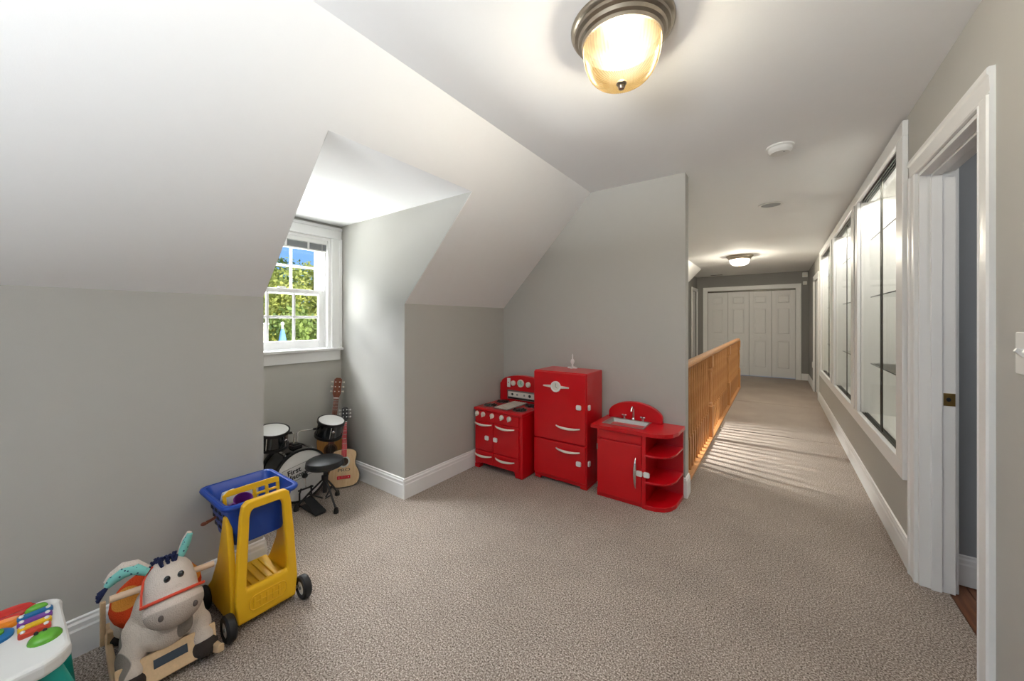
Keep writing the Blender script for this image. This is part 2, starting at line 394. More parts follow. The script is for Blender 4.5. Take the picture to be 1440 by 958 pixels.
baseboard('baseboard_far', (CX1 + .1, YF), (XR, YF), (0, -1))
baseboard('baseboard_side_room', (.69, 2.78), (2.3, 2.78), (0, -1))

# ---- doors
def casing_x(parent, x, nx, y0, y1, z1, w=.09, t=.02):
    """casing round an opening in a wall at x (normal nx = +-1); three moulded boards"""
    k = t / .021
    prof = [(0, 0), (0, .012 * k), (.005, .016 * k), (.011, .013 * k), (w - .030, .015 * k), (w - .022, t), (w - .004, t), (w, .015 * k), (w, 0)]
    MB().prism([(x + nx * d, y0 - u) for u, d in prof], 0, z1, 'z').build('casing', trim_m, parent)
    MB().prism([(x + nx * d, y1 + u) for u, d in prof], 0, z1, 'z').build('casing', trim_m, parent)
    MB().prism([(x + nx * d, z1 + u) for u, d in prof], y0 - w, y1 + w, 'y').build('casing', trim_m, parent)
d1 = sempty('door_1')
casing_x(d1, XR, -1, DOY0, DOY1, DOZ)
casing_x(d1, XR + T, 1, DOY0, DOY1, DOZ)
jm = MB(); jt = .018
jm.box(XR, XR + T, DOY1 - jt, DOY1, 0, DOZ).box(XR, XR + T, DOY0, DOY0 + jt, 0, DOZ).box(XR, XR + T, DOY0 + jt, DOY1 - jt, DOZ - jt, DOZ)
jm.build('door_jamb', trim_m, d1, .002)
sm = MB(); sx0, sx1 = XR + .038, XR + .074
sm.box(sx0, sx1, DOY1 - jt - .012, DOY1 - jt, 0, DOZ - jt).box(sx0, sx1, DOY0 + jt, DOY0 + jt + .012, 0, DOZ - jt).box(sx0, sx1, DOY0 + jt + .012, DOY1 - jt - .012, DOZ - jt - .012, DOZ - jt)
sm.build('door_stop', trim_m, d1, .002)
sk_ = box(XR + .080, XR + .118, DOY1 - jt - .0025, DOY1 - jt + .001, .895, .955).build('strike_plate', brass_m, d1, .001); sk_['label'] = 'brass strike plate'
MB().ell((XR + .096, DOY1 - jt - .0028, .925), (.008, .0012, .010), 12, 8).build('latch_hole', black_m, sk_)
d2 = sempty('door_2'); casing_x(d2, XR, -1, F2a, F2b, 2.03)
box(XR + .02, XR + .055, F2a, F2b, .01, 2.03).build('door_slab', closet_m, d2, .002)
d3 = sempty('door_3'); casing_x(d3, -1.63, 1, D3a, D3b - .0, 2.03, w=.075)
box(-1.69, -1.66, D3a, D3b, .01, 2.03).build('door_slab', closet_m, d3, .002)
# bifold closet
d4 = sempty('door_4', (0, YF, 0)); cw = .095
cp = [(0, 0), (0, .013), (.006, .017), (.012, .014), (cw - .030, .016), (cw - .022, .022), (cw, .022), (cw, 0)]
MB().prism([(CX0 - u, -d) for u, d in cp], 0, CZ, 'z').build('casing', trim_m, d4); MB().prism([(CX1 + u, -d) for u, d in cp], 0, CZ, 'z').build('casing', trim_m, d4)
MB().prism([(-d, CZ + u) for u, d in cp], CX0 - cw, CX1 + cw, 'x').build('casing', trim_m, d4)
LW = (CX1 - CX0) / 4
def leaf():
    m = MB(); w = LW - .006; h0, h1 = .015, 1.99; t = .034
    px_ = [(0.0, .085), (w - .085, w)]; rz = [(h0, .20), (.86, .98), (1.60, 1.69), (1.90, h1)]
    for a, b in px_: m.box(a, b, 0, t, h0, h1)
    for a, b in rz: m.box(.085, w - .085, 0, t, a, b)
    m.box(.08, w - .08, .018, t - .004, h0 + .1, h1 - .05)
    for (a, b), (c, d) in zip(rz[:-1], rz[1:]): pass
    return m
leaf_o = None
for i in range(4):
    loc = (CX0 + i * LW + .003, .03, 0)
    if i == 0: leaf_o = leaf().build('door_leaf', closet_m, d4, .004); leaf_o.location = loc; L_ = leaf_o
    else: L_ = share(leaf_o, 'door_leaf', loc, d4)
    for z0, z1 in ((.24, .82), (1.02, 1.56), (1.73, 1.86)):
        m = MB(); w = LW - .006; x0, x1 = .122, w - .122
        m.add([(x0 - .012, .018, z0 - .012), (x1 + .012, .018, z0 - .012), (x1 + .012, .018, z1 + .012), (x0 - .012, .018, z1 + .012), (x0, .003, z0), (x1, .003, z0), (x1, .003, z1), (x0, .003, z1)],
              [(0, 1, 5, 4), (1, 2, 6, 5), (2, 3, 7, 6), (3, 0, 4, 7), (4, 5, 6, 7)])
        m.build('raised_panel', closet_m, L_)
    if i == 2: MB().lathe([(.008, 0), (.008, .012), (.017, .02), (.019, .028), (.013, .036), (0, .038)], 14, Matrix.Translation((.045 + .17, 0, .915)) @ Matrix.Rotation(PI / 2, 4, 'X')).build('knob', trim_m, L_)
box(CX0, CX1, .025, .06, 1.995, 2.03).build('bifold_track', darkmetal_m, d4)

# ---- window in the dormer
def window(name, y0, y1, cy0, cy1, blind=True):
    w = sempty(name)
    for u0, u1 in ((y1, cy1), (y0, cy0)):
        wd = abs(u1 - u0); sg = 1 if u1 > u0 else -1; pr = [(0, 0), (0, .014), (.006, .019), (.012, .015), (wd - .024, .018), (wd - .018, .026), (wd, .026), (wd, 0)]
        MB().prism([(XW + d, u0 + sg * u) for u, d in pr], WZ0, WZ1, 'z').build('casing', trim_m, w)
    MB().prism([(XW + d, WZ1 + u * 1.1) for u, d in pr], cy0, cy1, 'y').build('casing', trim_m, w)
    box(XW - .02, XW + .05, cy0 - .0, cy1 + .0, WZ0 - .022, WZ0).build('stool', trim_m, w, .005)
    MB().prism([(XW, .965), (XW + .018, .968), (XW + .018, WZ0 - .022), (XW, WZ0 - .022)], cy0 + .012, cy1 - .012, 'y').build('apron', trim_m, w, .003)
    j = MB().box(XW - .13, XW - .001, y0 - .001, y0 + .022, WZ0, WZ1).box(XW - .13, XW - .001, y1 - .022, y1 + .001, WZ0, WZ1).box(XW - .13, XW - .001, y0 + .022, y1 - .022, WZ1 - .022, WZ1).box(XW - .15, XW - .021, y0 + .022, y1 - .022, WZ0 - .03, WZ0 + .004)
    for yy in (y0 + .022, y1 - .034): j.box(XW - .048, XW - .040, yy, yy + .012, WZ0, WZ1)
    j.build('window_jamb', trim_m, w)
    mid = 1.535
    for nm, x, z0, z1 in (('lower_sash', XW - .045, WZ0 + .006, mid + .02), ('upper_sash', XW - .095, mid - .02, WZ1 - .022)):
        a, b = y0 + .024, y1 - .024; s_ = .052
        sh = MB().box(x - .03, x, a, a + s_, z0, z1).box(x - .03, x, b - s_, b, z0, z1).box(x - .03, x - .0005, a + s_, b - s_, z0, z0 + (.062 if nm[0] == 'l' else .036)).box(x - .03, x - .0005, a + s_, b - s_, z1 - .036, z1).build(nm, trim_m, w, .003)
        g0, g1, h0, h1 = a + s_, b - s_, z0 + (.062 if nm[0] == 'l' else .036), z1 - .036
        for q in (1, 2): box(x - .022, x - .006, g0 + (g1 - g0) * q / 3 - .009, g0 + (g1 - g0) * q / 3 + .009, h0, h1).build('muntin', trim_m, sh, .003)
        box(x - .0215, x - .0065, g0, g1, (h0 + h1) / 2 - .009, (h0 + h1) / 2 + .009).build('muntin', trim_m, sh, .003)
        for q in range(3):
            for zz in range(2):
                box(x - .017, x - .013, g0 + (g1 - g0) * q / 3, g0 + (g1 - g0) * (q + 1) / 3, h0 + (h1 - h0) * zz / 2, h0 + (h1 - h0) * (zz + 1) / 2).build('pane', glass_m, sh)
    MB().box(XW - .05, XW - .032, (y0 + y1) / 2 - .03, (y0 + y1) / 2 + .03, mid + .02, mid + .032).build('sash_lock', trim_m, w, .003)
    return w
window('window_1', WY0, WY1, .835, 1.738)
window('window_2', SY0 + .09, SY1 - .09, SY0 + .005, SY1 - .005)
bd = thing('window_blind', 'white slatted blind raised to the top of the dormer window', 'blind', (XW - .018, 0, WZ1 - .022))
box(-.018, .014, WY0 + .028, WY1 - .028, -.034, 0).build('head_rail', white_m, bd, .003)
grey_m = mk('grey_blind_slat', (.30, .31, .32), .5, var=.1)
sl0 = box(-.014, .012, WY0 + .034, WY1 - .034, -.0018, .0018).build('slat', grey_m, bd); sl0.location = (0, 0, -.040)
for i in range(1, 9): share(sl0, 'slat', (random.uniform(-.002, .002), 0, -.040 - i * .0052), bd)
box(-.014, .013, WY0 + .032, WY1 - .032, -.098, -.086).build('bottom_rail', white_m, bd, .003)
for yy in (1.10, 1.30, 1.47): box(.013, .0145, yy - .008, yy + .008, -.098, -.03).build('ladder_tape', white_m, bd)
MB().cyl((.014, WY1 - .07, -.03), (.016, WY1 - .07, -.60), .0018, n=6).build('pull_cord', white_m, bd)

# ---- display case bays in the right wall
shelf_glass = mk('shelf_glass', (.80, .88, .84), .05, var=.02, trans=.9)
inner_m = mk('white_case_interior', (.80, .79, .75), .6, var=.015)
tr = sempty('trim_1')
fo0, fo1, fz0, fz1 = 2.82, 7.52, .45, 2.372; xf0, xf1 = XR - .024, XR
box(xf0, xf1, fo0, fo1, BZ1 - .01, fz1).build('top_rail', trim_m, tr, .004)
box(xf0, xf1, fo0, fo1, fz0, BZ0 + .01).build('bottom_rail', trim_m, tr, .004)
edges = [fo0] + [v for b in BAYS for v in b] + [fo1]
for i in range(0, 8, 2):
    a, b = edges[i], edges[i + 1]
    m = box(xf0, xf1, a, b, BZ0 + .01, BZ1 - .01)
    if 0 < i < 6: m.box(xf0 - .008, xf0, (a + b) / 2 - .05, (a + b) / 2 + .05, BZ0 + .01, BZ1 - .01)
    m.build('stile', trim_m, tr, .004)
names = ['nearest the open doorway', 'in the middle of the three', 'nearest the far hall door']
for i, (a, b) in enumerate(BAYS):
    dcx = thing('display_case', 'built-in white display case with sliding glass doors, the bay ' + names[i], 'display case', (XR, a, BZ0), group='display case bays along the hall wall')
    w = b - a; hh = BZ1 - BZ0
    cb = MB().box(.37, .39, -.02, w + .02, -.02, hh + .02).box(.002, .37, -.02, 0, -.02, hh + .02).box(.002, .37, w, w + .02, -.02, hh + .02).box(.002, .37, 0, w, -.02, 0).box(.002, .37, 0, w, hh, hh + .02)
    cb.build('cabinet_body', inner_m, dcx)
    for z0, z1 in ((0, .012), (hh - .022, hh)):
        lo = z0 == 0; za, zb = (.003, z1) if lo else (z0, z1 - .003)
        MB().prism([(.010, 0), (.042, 0), (.042, z1 - z0), (.038, z1 - z0), (.038, .003), (.028, .003), (.028, z1 - z0), (.024, z1 - z0), (.024, .003), (.014, .003), (.014, z1 - z0), (.010, z1 - z0)] if lo else
                   [(.010, z1), (.042, z1), (.042, z0), (.038, z0), (.038, z1 - .003), (.028, z1 - .003), (.028, z0), (.024, z0), (.024, z1 - .003), (.014, z1 - .003), (.014, z0), (.010, z0)], 0, w, 'y').build('door_track', darkmetal_m, dcx)
    p1 = box(.016, .021, w * .47, w - .004, .004, hh - .006).build('glass_door', glass_m, dcx); p2 = box(.030, .035, .004, w * .57, .004, hh - .006).build('glass_door', glass_m, dcx)
    box(.015, .022, w * .47 - .005, w * .47, .004, hh - .006).build('edge_strip', darkmetal_m, p1)
    box(.029, .036, w * .57, w * .57 + .004, .004, hh - .006).build('edge_strip', darkmetal_m, p2)
    for zs in (.95, 1.495, 1.965):
        s_ = box(.06, .34, .004, w - .004, zs - BZ0 - .004, zs - BZ0 + .004).build('glass_shelf', glass_m, dcx)
        box(.0585, .0602, .004, w - .004, zs - BZ0 - .004, zs - BZ0 + .004).build('shelf_edge', mk('green_glass_edge_%d_%d' % (i, int(zs * 100)), (.10, .13, .11), .2, var=.1), s_)
        for yy in (w * .2, w * .5, w * .8):
            MB().cyl((.366, yy, zs - BZ0 - .008), (.330, yy, zs - BZ0 - .008), .006, n=8).build('shelf_clip', steel_m, s_)
    box(.050, .085, .03, w - .03, hh - .022, hh).build('light_strip', white_m, dcx, .003)
    ls = lamp('strip_lamp', 'AREA', (.068, w / 2, hh - .026), 6, (1, .975, .93), .03, w - .1, parent=dcx); ls.rotation_euler = (0, math.radians(-18), 0)

# ------------------------------------------------------------ railing
rl = thing('stair_railing', 'honey oak stair railing with turned balusters along the hall carpet', 'railing', (XRAIL, 0, 0))
NEW = [4.62, 6.52, 8.42]
MB().prism([(-.033, .915), (-.036, .94), (-.024, .957), (.024, .957), (.036, .94), (.033, .915)], YE2, 8.5, 'y').build('handrail', oak_m, rl, .004)
box(-.045, .05, YE2, 8.46, 0, .022).build('shoe_rail', oak_m, rl, .003)
def newel(z1):
    m = MB().box(-.044, .044, -.044, .044, .0, .36)
    m.lathe([(.044, .36), (.038, .372), (.042, .385), (.030, .40), (.034, .52), (.036, .62), (.030, .73), (.040, .745), (.040, .76), (.032, .775), (.044, .79)], 16)
    m.box(-.044, .044, -.044, .044, .79, z1); return m
nw = newel(.915).build('newel_post', oak_m, rl, .003); nw.location = (0, NEW[0], 0)
share(nw, 'newel_post', (0, NEW[1], 0), rl)
ne = newel(.915).build('newel_post', oak_m, rl, .003); ne.location = (0, NEW[2], 0)
bm_ = MB().box(-.016, .016, -.016, .016, .02, .30)
bm_.lathe([(.016, .30), (.013, .31), (.017, .322), (.012, .335), (.0155, .42), (.014, .55), (.0105, .74), (.009, .915)], 10)
b0 = None; y = YE2 + .07
while y < 8.38:
    if all(abs(y - q) > .07 for q in NEW):
        if b0 is None: b0 = bm_.build('baluster', oak_m, rl); b0.location = (0, y, 0)
        else: share(b0, 'baluster', (0, y, 0), rl)
    y += .1145

# ------------------------------------------------------------ ceiling fittings
def lamp_glass(name, hot, rim, s0, s1, ribs=False):
    m = bpy.data.materials.new(name); m.use_nodes = True; nt = m.node_tree; nt.nodes.clear(); L = nt.links
    o = nt.nodes.new('ShaderNodeOutputMaterial'); tr_ = nt.nodes.new('ShaderNodeBsdfTransparent'); tr_.inputs[0].default_value = (1, .93, .78, 1)
    em = nt.nodes.new('ShaderNodeEmission'); gl = nt.nodes.new('ShaderNodeBsdfGlossy'); gl.inputs['Roughness'].default_value = .12
    tc = nt.nodes.new('ShaderNodeTexCoord'); sp_ = nt.nodes.new('ShaderNodeSeparateXYZ'); L.new(tc.outputs['Object'], sp_.inputs[0])
    g = nt.nodes.new('ShaderNodeTexGradient'); g.gradient_type = 'SPHERICAL'; mp = nt.nodes.new('ShaderNodeMapping')
    mp.inputs['Location'].default_value = (-.30, .55, 1.1); mp.inputs['Scale'].default_value = (8.5, 8.5, 8.5)
    L.new(tc.outputs['Object'], mp.inputs[0]); L.new(mp.outputs[0], g.inputs[0])
    r = nt.nodes.new('ShaderNodeValToRGB'); r.color_ramp.elements[0].color = (*rim, 1); r.color_ramp.elements[1].color = (*hot, 1); r.color_ramp.elements[1].position = .55
    L.new(g.outputs['Fac'], r.inputs[0]); L.new(r.outputs[0], em.inputs[0])
    mr = nt.nodes.new('ShaderNodeMapRange'); mr.inputs[2].default_value = .55; mr.inputs[3].default_value = s0; mr.inputs[4].default_value = s1
    L.new(g.outputs['Fac'], mr.inputs[0]); L.new(mr.outputs[0], em.inputs[1])
    if ribs:
        at = nt.nodes.new('ShaderNodeMath'); at.operation = 'ARCTAN2'; L.new(sp_.outputs[1], at.inputs[0]); L.new(sp_.outputs[0], at.inputs[1])
        ml = nt.nodes.new('ShaderNodeMath'); ml.operation = 'MULTIPLY'; ml.inputs[1].default_value = 60; L.new(at.outputs[0], ml.inputs[0])
        sn = nt.nodes.new('ShaderNodeMath'); sn.operation = 'SINE'; L.new(ml.outputs[0], sn.inputs[0])
        ma = nt.nodes.new('ShaderNodeMath'); ma.operation = 'MULTIPLY_ADD'; ma.inputs[1].default_value = .22; ma.inputs[2].default_value = .85; L.new(sn.outputs[0], ma.inputs[0])
        mm = nt.nodes.new('ShaderNodeMath'); mm.operation = 'MULTIPLY'; L.new(ma.outputs[0], mm.inputs[0]); L.new(mr.outputs[0], mm.inputs[1]); L.new(mm.outputs[0], em.inputs[1])
    a = nt.nodes.new('ShaderNodeMixShader'); a.inputs[0].default_value = .62 if not ribs else .80; L.new(tr_.outputs[0], a.inputs[1]); L.new(em.outputs[0], a.inputs[2])
    b = nt.nodes.new('ShaderNodeMixShader'); b.inputs[0].default_value = .10; L.new(a.outputs[0], b.inputs[1]); L.new(gl.outputs[0], b.inputs[2])
    L.new(b.outputs[0], o.inputs[0]); return m
def flush_lamp(label, loc, R, H, gm, watts, col, ribs=True):
    t = thing('ceiling_lamp', label, 'lamp', loc)
    MB().lathe([(R, 0), (R, -.006), (R * .98, -.014), (R * .93, -.020), (R * .92, -.030), (R * .86, -.036), (R * .84, -.048), (R * .79, -.054), (R * .775, -.066), (R * .74, -.066), (R * .74, -.03)], 64).build('base_ring', bronze_m, t)
    gr = R * .745; prof = []
    for i in range(13):
        a = PI / 2 * i / 12; prof.append((gr * (math.cos(a) ** .55 if i < 12 else 0.0), -.062 - (H - .062) * math.sin(a)))
    m = MB(); n = 144 if ribs else 48; vs_ = []; fs = []
    for i, (r_, z) in enumerate(prof):
        for k_ in range(n):
            rr = r_ * (1 + (.018 * (1 if k_ % 2 else -1) if ribs and r_ > gr * .22 else 0)); a = 2 * PI * k_ / n; vs_.append((rr * math.cos(a), rr * math.sin(a), z))
    for i in range(len(prof) - 1):
        for k_ in range(n): fs.append((i * n + k_, i * n + (k_ + 1) % n, (i + 1) * n + (k_ + 1) % n, (i + 1) * n + k_))
    m.add(vs_, fs, not ribs); m.build('glass_shade', gm, t)
    MB().lathe([(.017, -H + .004), (.019, -H - .003), (.012, -H - .009), (.014, -H - .014), (.010, -H - .022), (0, -H - .025)], 20).build('finial', bronze_m, t)
    lamp('bulb', 'POINT', (0, 0, -.10), watts, col, parent=t, radius=.05)
    return t
amber = lamp_glass('ribbed_amber_glass', (1, .90, .62), (1, .62, .20), .55, 1.5, True)
whiteg = lamp_glass('frosted_white_glass', (1, .98, .92), (1, .97, .90), 2.2, 3.0)
flush_lamp('bronze flush ceiling lamp with ribbed amber glass dome', (-.472, 1.364, ZC), .187, .205, amber, 70, (1, .97, .93))
flush_lamp('small flush ceiling lamp with white glass bowl over the hall', (-.506, 7.29, ZC), .20, .165, whiteg, 100, (1, .98, .95), False)
sd = thing('smoke_detector', 'round white smoke detector on the ceiling between the two lamps', 'smoke detector', (.018, 2.865, ZC))
MB().lathe([(.072, 0), (.072, -.008), (.066, -.012)], 32).build('mounting_plate', white_m, sd)
MB().lathe([(.062, -.010), (.062, -.030), (.052, -.042), (.050, -.044), (0, -.044)], 32).build('cover', white_m, sd)
MB().ell((.02, -.02, -.044), (.006, .006, .002), 10, 6).build('test_button', grey_m, sd)
rc = thing('recessed_light', 'unlit recessed round downlight in the hall ceiling', 'light', (-.044, 4.251, ZC))
MB().ring([(.100, .0), (.100, -.004), (.078, -.007), (.076, -.001)], 36).build('trim_ring', white_m, rc)
MB().lathe([(.076, -.003), (.062, -.0012), (0, -.001)], 36).build('baffle', grey_m, rc)
av = thing('ceiling_vent', 'small dark slotted vent in the ceiling before the closet', 'vent', (-1.16, 9.98, ZC))
box(-.14, .14, -.07, .07, -.006, 0).build('vent_frame', trim_m, av, .002)
for q in range(5): box(-.12, .12, -.05 + q * .023, -.038 + q * .023, -.009, -.005).build('slat', darkmetal_m, av)
for nm, lb, z0, s_ in (('motion_sensor', 'white motion sensor high in the corner beside the closet', 2.31, .052), ('wall_chime', 'small white box below the motion sensor beside the closet', 2.13, .04)):
    t = thing(nm, lb, 'sensor', (.505, YF, z0)); MB().prism(rrect(-s_ * .9, s_ * .9, -s_, s_, .012), -.035, 0, 'y').build('housing', white_m, t, .004)
    MB().prism(rrect(-s_ * .5, s_ * .5, -s_ * .6, -s_ * .1, .006), -.038, -.034, 'y').build('lens', cream_m, t)
sw = thing('light_switch', 'white light switch plate beside the open doorway', 'switch', (XR, 1.66, 1.208))
MB().prism(rrect(-.065, .065, -.060, .060, .006), -.006, 0, 'x').build('plate', white_m, sw, .002)
for q in (-.023, .023): MB().prism([(-.006, -.012), (-.022, .006), (-.018, .014), (-.006, .012)], q - .005, q + .005, 'y').build('toggle', white_m, sw)
ol = thing('wall_outlet', 'white outlet plate low on the wall past the far hall door', 'outlet', (XR, 9.25, .45))
MB().prism(rrect(-.036, .036, -.058, .058, .005), -.006, 0, 'x').build('plate', white_m, ol, .002)
for q in (-.022, .022): MB().prism(rrect(-.016, .016, q - .014, q + .014, .006), -.008, -.005, 'x').build('socket', cream_m, ol)

# ------------------------------------------------------------ toy kitchen
def bar_handle(parent, x0, x1, z, y, mat=cream_m, vertical=False):
    """bowed pull standing proud of a front at y (faces -y)"""
    N = 13; pts = []; rad = []
    for i in range(N):
        u = i / (N - 1); a = x0 + (x1 - x0) * u; bow = math.sin(PI * u) ** .6 * .026
        pts.append((z, y - .002 - bow, a) if vertical else (a, y - .002 - bow, z - .006 * math.sin(PI * u))); rad.append(.0055 + .0045 * math.sin(PI * u))
    return MB().tube(pts, rad, 10).build('handle', mat, parent)
def child_lock(parent, x, z, y, axis='y'):
    if axis == 'y': return MB().prism(rrect(x - .021, x + .021, z - .019, z + .019, .010), y - .012, y, 'y').build('child_lock', white_m, parent, .003)
    return MB().prism(rrect(z[0] - .017, z[0] + .017, z[1] - .020, z[1] + .020, .008), x, x + .012, 'x').build('child_lock', white_m, parent, .003)

# stove ---------------------------------------------------------------
SX0, SX1, SF, SB = -2.193, -1.682, 2.485, 2.936
t = thing('toy_stove', 'red toy kitchen stove with burners, dials and cream handles in the corner', 'toy stove', (0, 0, 0))
t.location = (SX0, SF, 0); w = SX1 - SX0; d = SB - SF
body = MB().prism([(0, .035), (.05, .035), (.07, .05), (w - .09, .05), (w - .07, .0), (w, .0), (w, .515), (0, .515)], .012, d, 'y').build('body', red_m, t, .010, 3)
MB().prism([(.0, .0), (.05, .0), (.06, .035), (0, .035)], .012, .06, 'y').build('foot', red_m, t, .003)
MB().prism([(-.004, .512), (w + .004, .512), (w + .004, .537), (-.004, .537)], -.002, d - .02, 'y').build('cooktop', red_m, t, .008, 3)
box(.012, w - .03, .002, .014, .425, .508).build('control_panel', red_m, t, .004)
mid = w * .42
for x0, x1, z0, z1, nm in ((.012, mid - .002, .17, .42, 'oven_door'), (mid + .002, w - .03, .17, .42, 'oven_door'), (.012, mid - .002, .055, .163, 'drawer'), (mid + .002, w - .03, .055, .163, 'drawer')):
    dr = box(x0, x1, .0, .014, z0, z1).build(nm, red_m, t, .005)
    hx = (.012, .20) if x0 < mid - .01 else (.245, .44)
    bar_handle(dr, hx[0], hx[1], .402 if nm == 'oven_door' else .130, 0)
for q in (.150, .244): child_lock(t, q, .285, .0)
for q in (.036, .106, .205, .308, .386):
    kn = MB().lathe([(.021, 0), (.021, .012), (.016, .019), (0, .021)], 20, Matrix.Translation((q, .004, .484)) @ Matrix.Rotation(PI / 2, 4, 'X')).build('knob', cream_m, t)
    MB().box(q - .0035, q + .0035, -.024, -.012, .462, .502, ).build('grip', cream_m, kn, .002)
# burners: two at the left, two at the right, griddle between
def burner(x, y):
    bz = .538
    o = MB().lathe([(.062, 0), (.062, .004), (.050, .004), (.050, .0015), (0, .0015)], 28, Matrix.Translation((x, y, bz))).build('burner', steel_m, t)
    g = MB()
    for a in range(4):
        M = Matrix.Translation((x, y, bz)) @ Matrix.Rotation(a * PI / 4, 4, 'Z'); g.box(-.058, .058, -.0045, .0045, .004, .012, M)
    g.lathe([(.026, .003), (.026, .014), (.016, .016), (0, .016)], 16, Matrix.Translation((x, y, bz)))
    g.build('grate', grill_m, o)
for bx_ in (.095, .415):
    for by_ in (.115, .30): burner(bx_, by_)
gd = box(.175, .335, .045, .375, .538, .543).build('griddle', steel_m, t, .002)
for q in range(6): box(.186 + q * .024, .198 + q * .024, .055, .365, .5425, .547).build('griddle_rib', cream_m, gd)
pts = [(-.006, .537), (w + .004, .537), (w + .004, .70)] + [(w * .5 + (w * .5 - .01) * math.cos(a), .712 + .072 * math.sin(a)) for a in [PI * i / 16 for i in range(17)]] + [(-.006, .70)]
bp = MB().prism(pts, d - .062, d - .006, 'y').build('back_panel', red_m, t, .006)
yf = d - .062
box(.088, w - .06, yf - .010, yf, .555, .642).build('gauge_panel', steel_m, bp, .004)
gp = box(.10, w - .075, yf - .012, yf - .009, .580, .628).build('gauge_face', cream_m, bp)
box(.10, w - .075, yf - .013, yf - .009, .563, .574).build('gauge_strip', black_m, bp)
for q, r_ in ((.150, .012), (.205, .010), (.285, .010), (.345, .014)):
    MB().lathe([(r_, 0), (r_, .002), (0, .002)], 14, Matrix.Translation((q, yf - .011, .604)) @ Matrix.Rotation(PI / 2, 4, 'X')).build('gauge_mark', grill_m if q < .2 or q > .3 else steel_m, bp)
def dial(parent, x, y, z, r, face, rim, name='dial'):
    M = Matrix.Translation((x, y, z)) @ Matrix.Rotation(PI / 2, 4, 'X')
    o = MB().lathe([(r, 0), (r, .010), (r * .9, .014), (r * .78, .012), (r * .76, .007), (0, .007)], 28, M).build(name, rim, parent)
    MB().lathe([(r * .74, .007), (r * .74, .0085), (0, .0085)], 24, M).build('dial_face', face, o)
    h_ = MB().box(-.0015, .0015, -.0095, -.0085, -.002, r * .6, Matrix.Translation((x, y, z))).box(-.0012, .0012, -.0095, -.0085, -.002, r * .45, Matrix.Translation((x, y, z)) @ Matrix.Rotation(2.2, 4, 'Y'))
    h_.build('dial_hands', black_m, o)
    return o
mint_m = mk('mint_dial_face', (.42, .62, .50), .4, var=.1)
dial(bp, .24, yf, .713, .036, mint_m, cream_m, 'clock')
for q in (.155, .325): MB().lathe([(.025, 0), (.025, .012), (.019, .018), (0, .02)], 20, Matrix.Translation((q, yf, .708)) @ Matrix.Rotation(PI / 2, 4, 'X')).build('knob', cream_m, bp)
lk = box(.088, .122, yf - .014, yf, .668, .752).build('child_lock', white_m, bp, .003)
MB().ell((.105, yf - .014, .712), (.006, .002, .006), 10, 6).build('lock_button', mk('red_button', (.5, .03, .02), .4), lk)

# fridge --------------------------------------------------------------
FX0, FX1, FF, FB = -1.645, -1.176, 2.605, 2.932
t = thing('toy_refrigerator', 'tall red toy refrigerator with a round dial emblem and two doors', 'toy fridge', (FX0, FF, 0)); w = FX1 - FX0; d = FB - FF
MB().box(0, w, .018, d, .02, .895).box(.0, .06, .022, d, 0, .02).box(w - .06, w, .022, d, 0, .02).build('body', red_m, t, .008, 3)
for z0, z1, nm, hz, lz in ((.345, .888, 'upper_door', .468, .634), (.052, .338, 'lower_door', .288, .203)):
    dr = box(.004, w - .004, 0, .018, z0, z1).build(nm, red_m, t, .008, 3)
    bar_handle(dr, .215, .42, hz, 0); child_lock(dr, .412, lz, 0)
    child_lock(t, w, (.05, lz - .002), 0, 'x')
    if nm == 'upper_door':
        dial(dr, .213, 0, .776, .044, cream_m, white_m, 'emblem')
        for x0, x1 in ((.098, .174), (.252, .328)):
            h0 = .010 if x0 < .2 else .006; h1 = .006 if x0 < .2 else .010
            h0, h1 = (.005, .011) if x0 < .2 else (.011, .005)
            MB().prism([(x0, .776 - h0), (x1, .776 - h1), (x1, .776 + h1), (x0, .776 + h0)], -.008, 0, 'y').build('emblem_wing', cream_m, dr, .002)
t = thing('latch_stand', 'small white plastic stick on a cross base atop the toy refrigerator', 'toy', (-1.420, 2.875, .895))
MB().box(-.042, .042, -.010, .010, 0, .012).box(-.010, .010, -.034, -.010, 0, .012).box(-.010, .010, .010, .034, 0, .012).build('base', white_m, t, .002)
MB().lathe([(.008, .012), (.007, .035), (.014, .045), (.017, .058), (.013, .074), (.006, .08), (.005, .115), (.003, .122), (0, .123)], 14).build('stem', white_m, t)

# sink ----------------------------------------------------------------
KX0, KX1, KF, KB = -1.092, -.548, 2.605, 2.935
t = thing('toy_sink', 'low red toy sink unit with steel basin and rounded open shelves', 'toy sink', (KX0, KF, 0)); w = KX1 - KX0; d = KB - KF
bw = .352
box(0, bw, .014, d, 0, .505).build('cabinet', red_m, t, .004)
box(.012, bw - .022, .004, .016, .438, .498).build('apron_panel', red_m, t, .003)
dr = box(.012, bw - .022, .0, .015, .03, .430).build('cabinet_door', red_m, t, .004)
MB().box(bw - .02, bw + .006, .002, .018, 0, .505).build('corner_post', red_m, t, .003)
N = 13; pts = []; rad = []
for i in range(N):
    u = i / (N - 1); pts.append((.292, -.004 - .024 * math.sin(PI * u) ** .5, .132 + .212 * u)); rad.append(.004 + .008 * math.sin(PI * u))
MB().tube(pts, rad, 12).build('handle', chrome_m, dr)
child_lock(dr, .318, .240, 0); child_lock(t, .365, .240, .004)
for hz in (.09, .37): MB().cyl((.008, -.002, hz - .02), (.008, -.002, hz + .02), .004, n=8).build('hinge', steel_m, dr)
def shelf_plan(o=0): return [(bw - .002, -.002 - o), (.42 + o * .3, .006 - o), (.475 + o * .5, .032 - o), (.510 + o, .075 - o * .5), (w - .014 + o, .14), (w - .004 + o * .6, d), (bw - .002, d)]
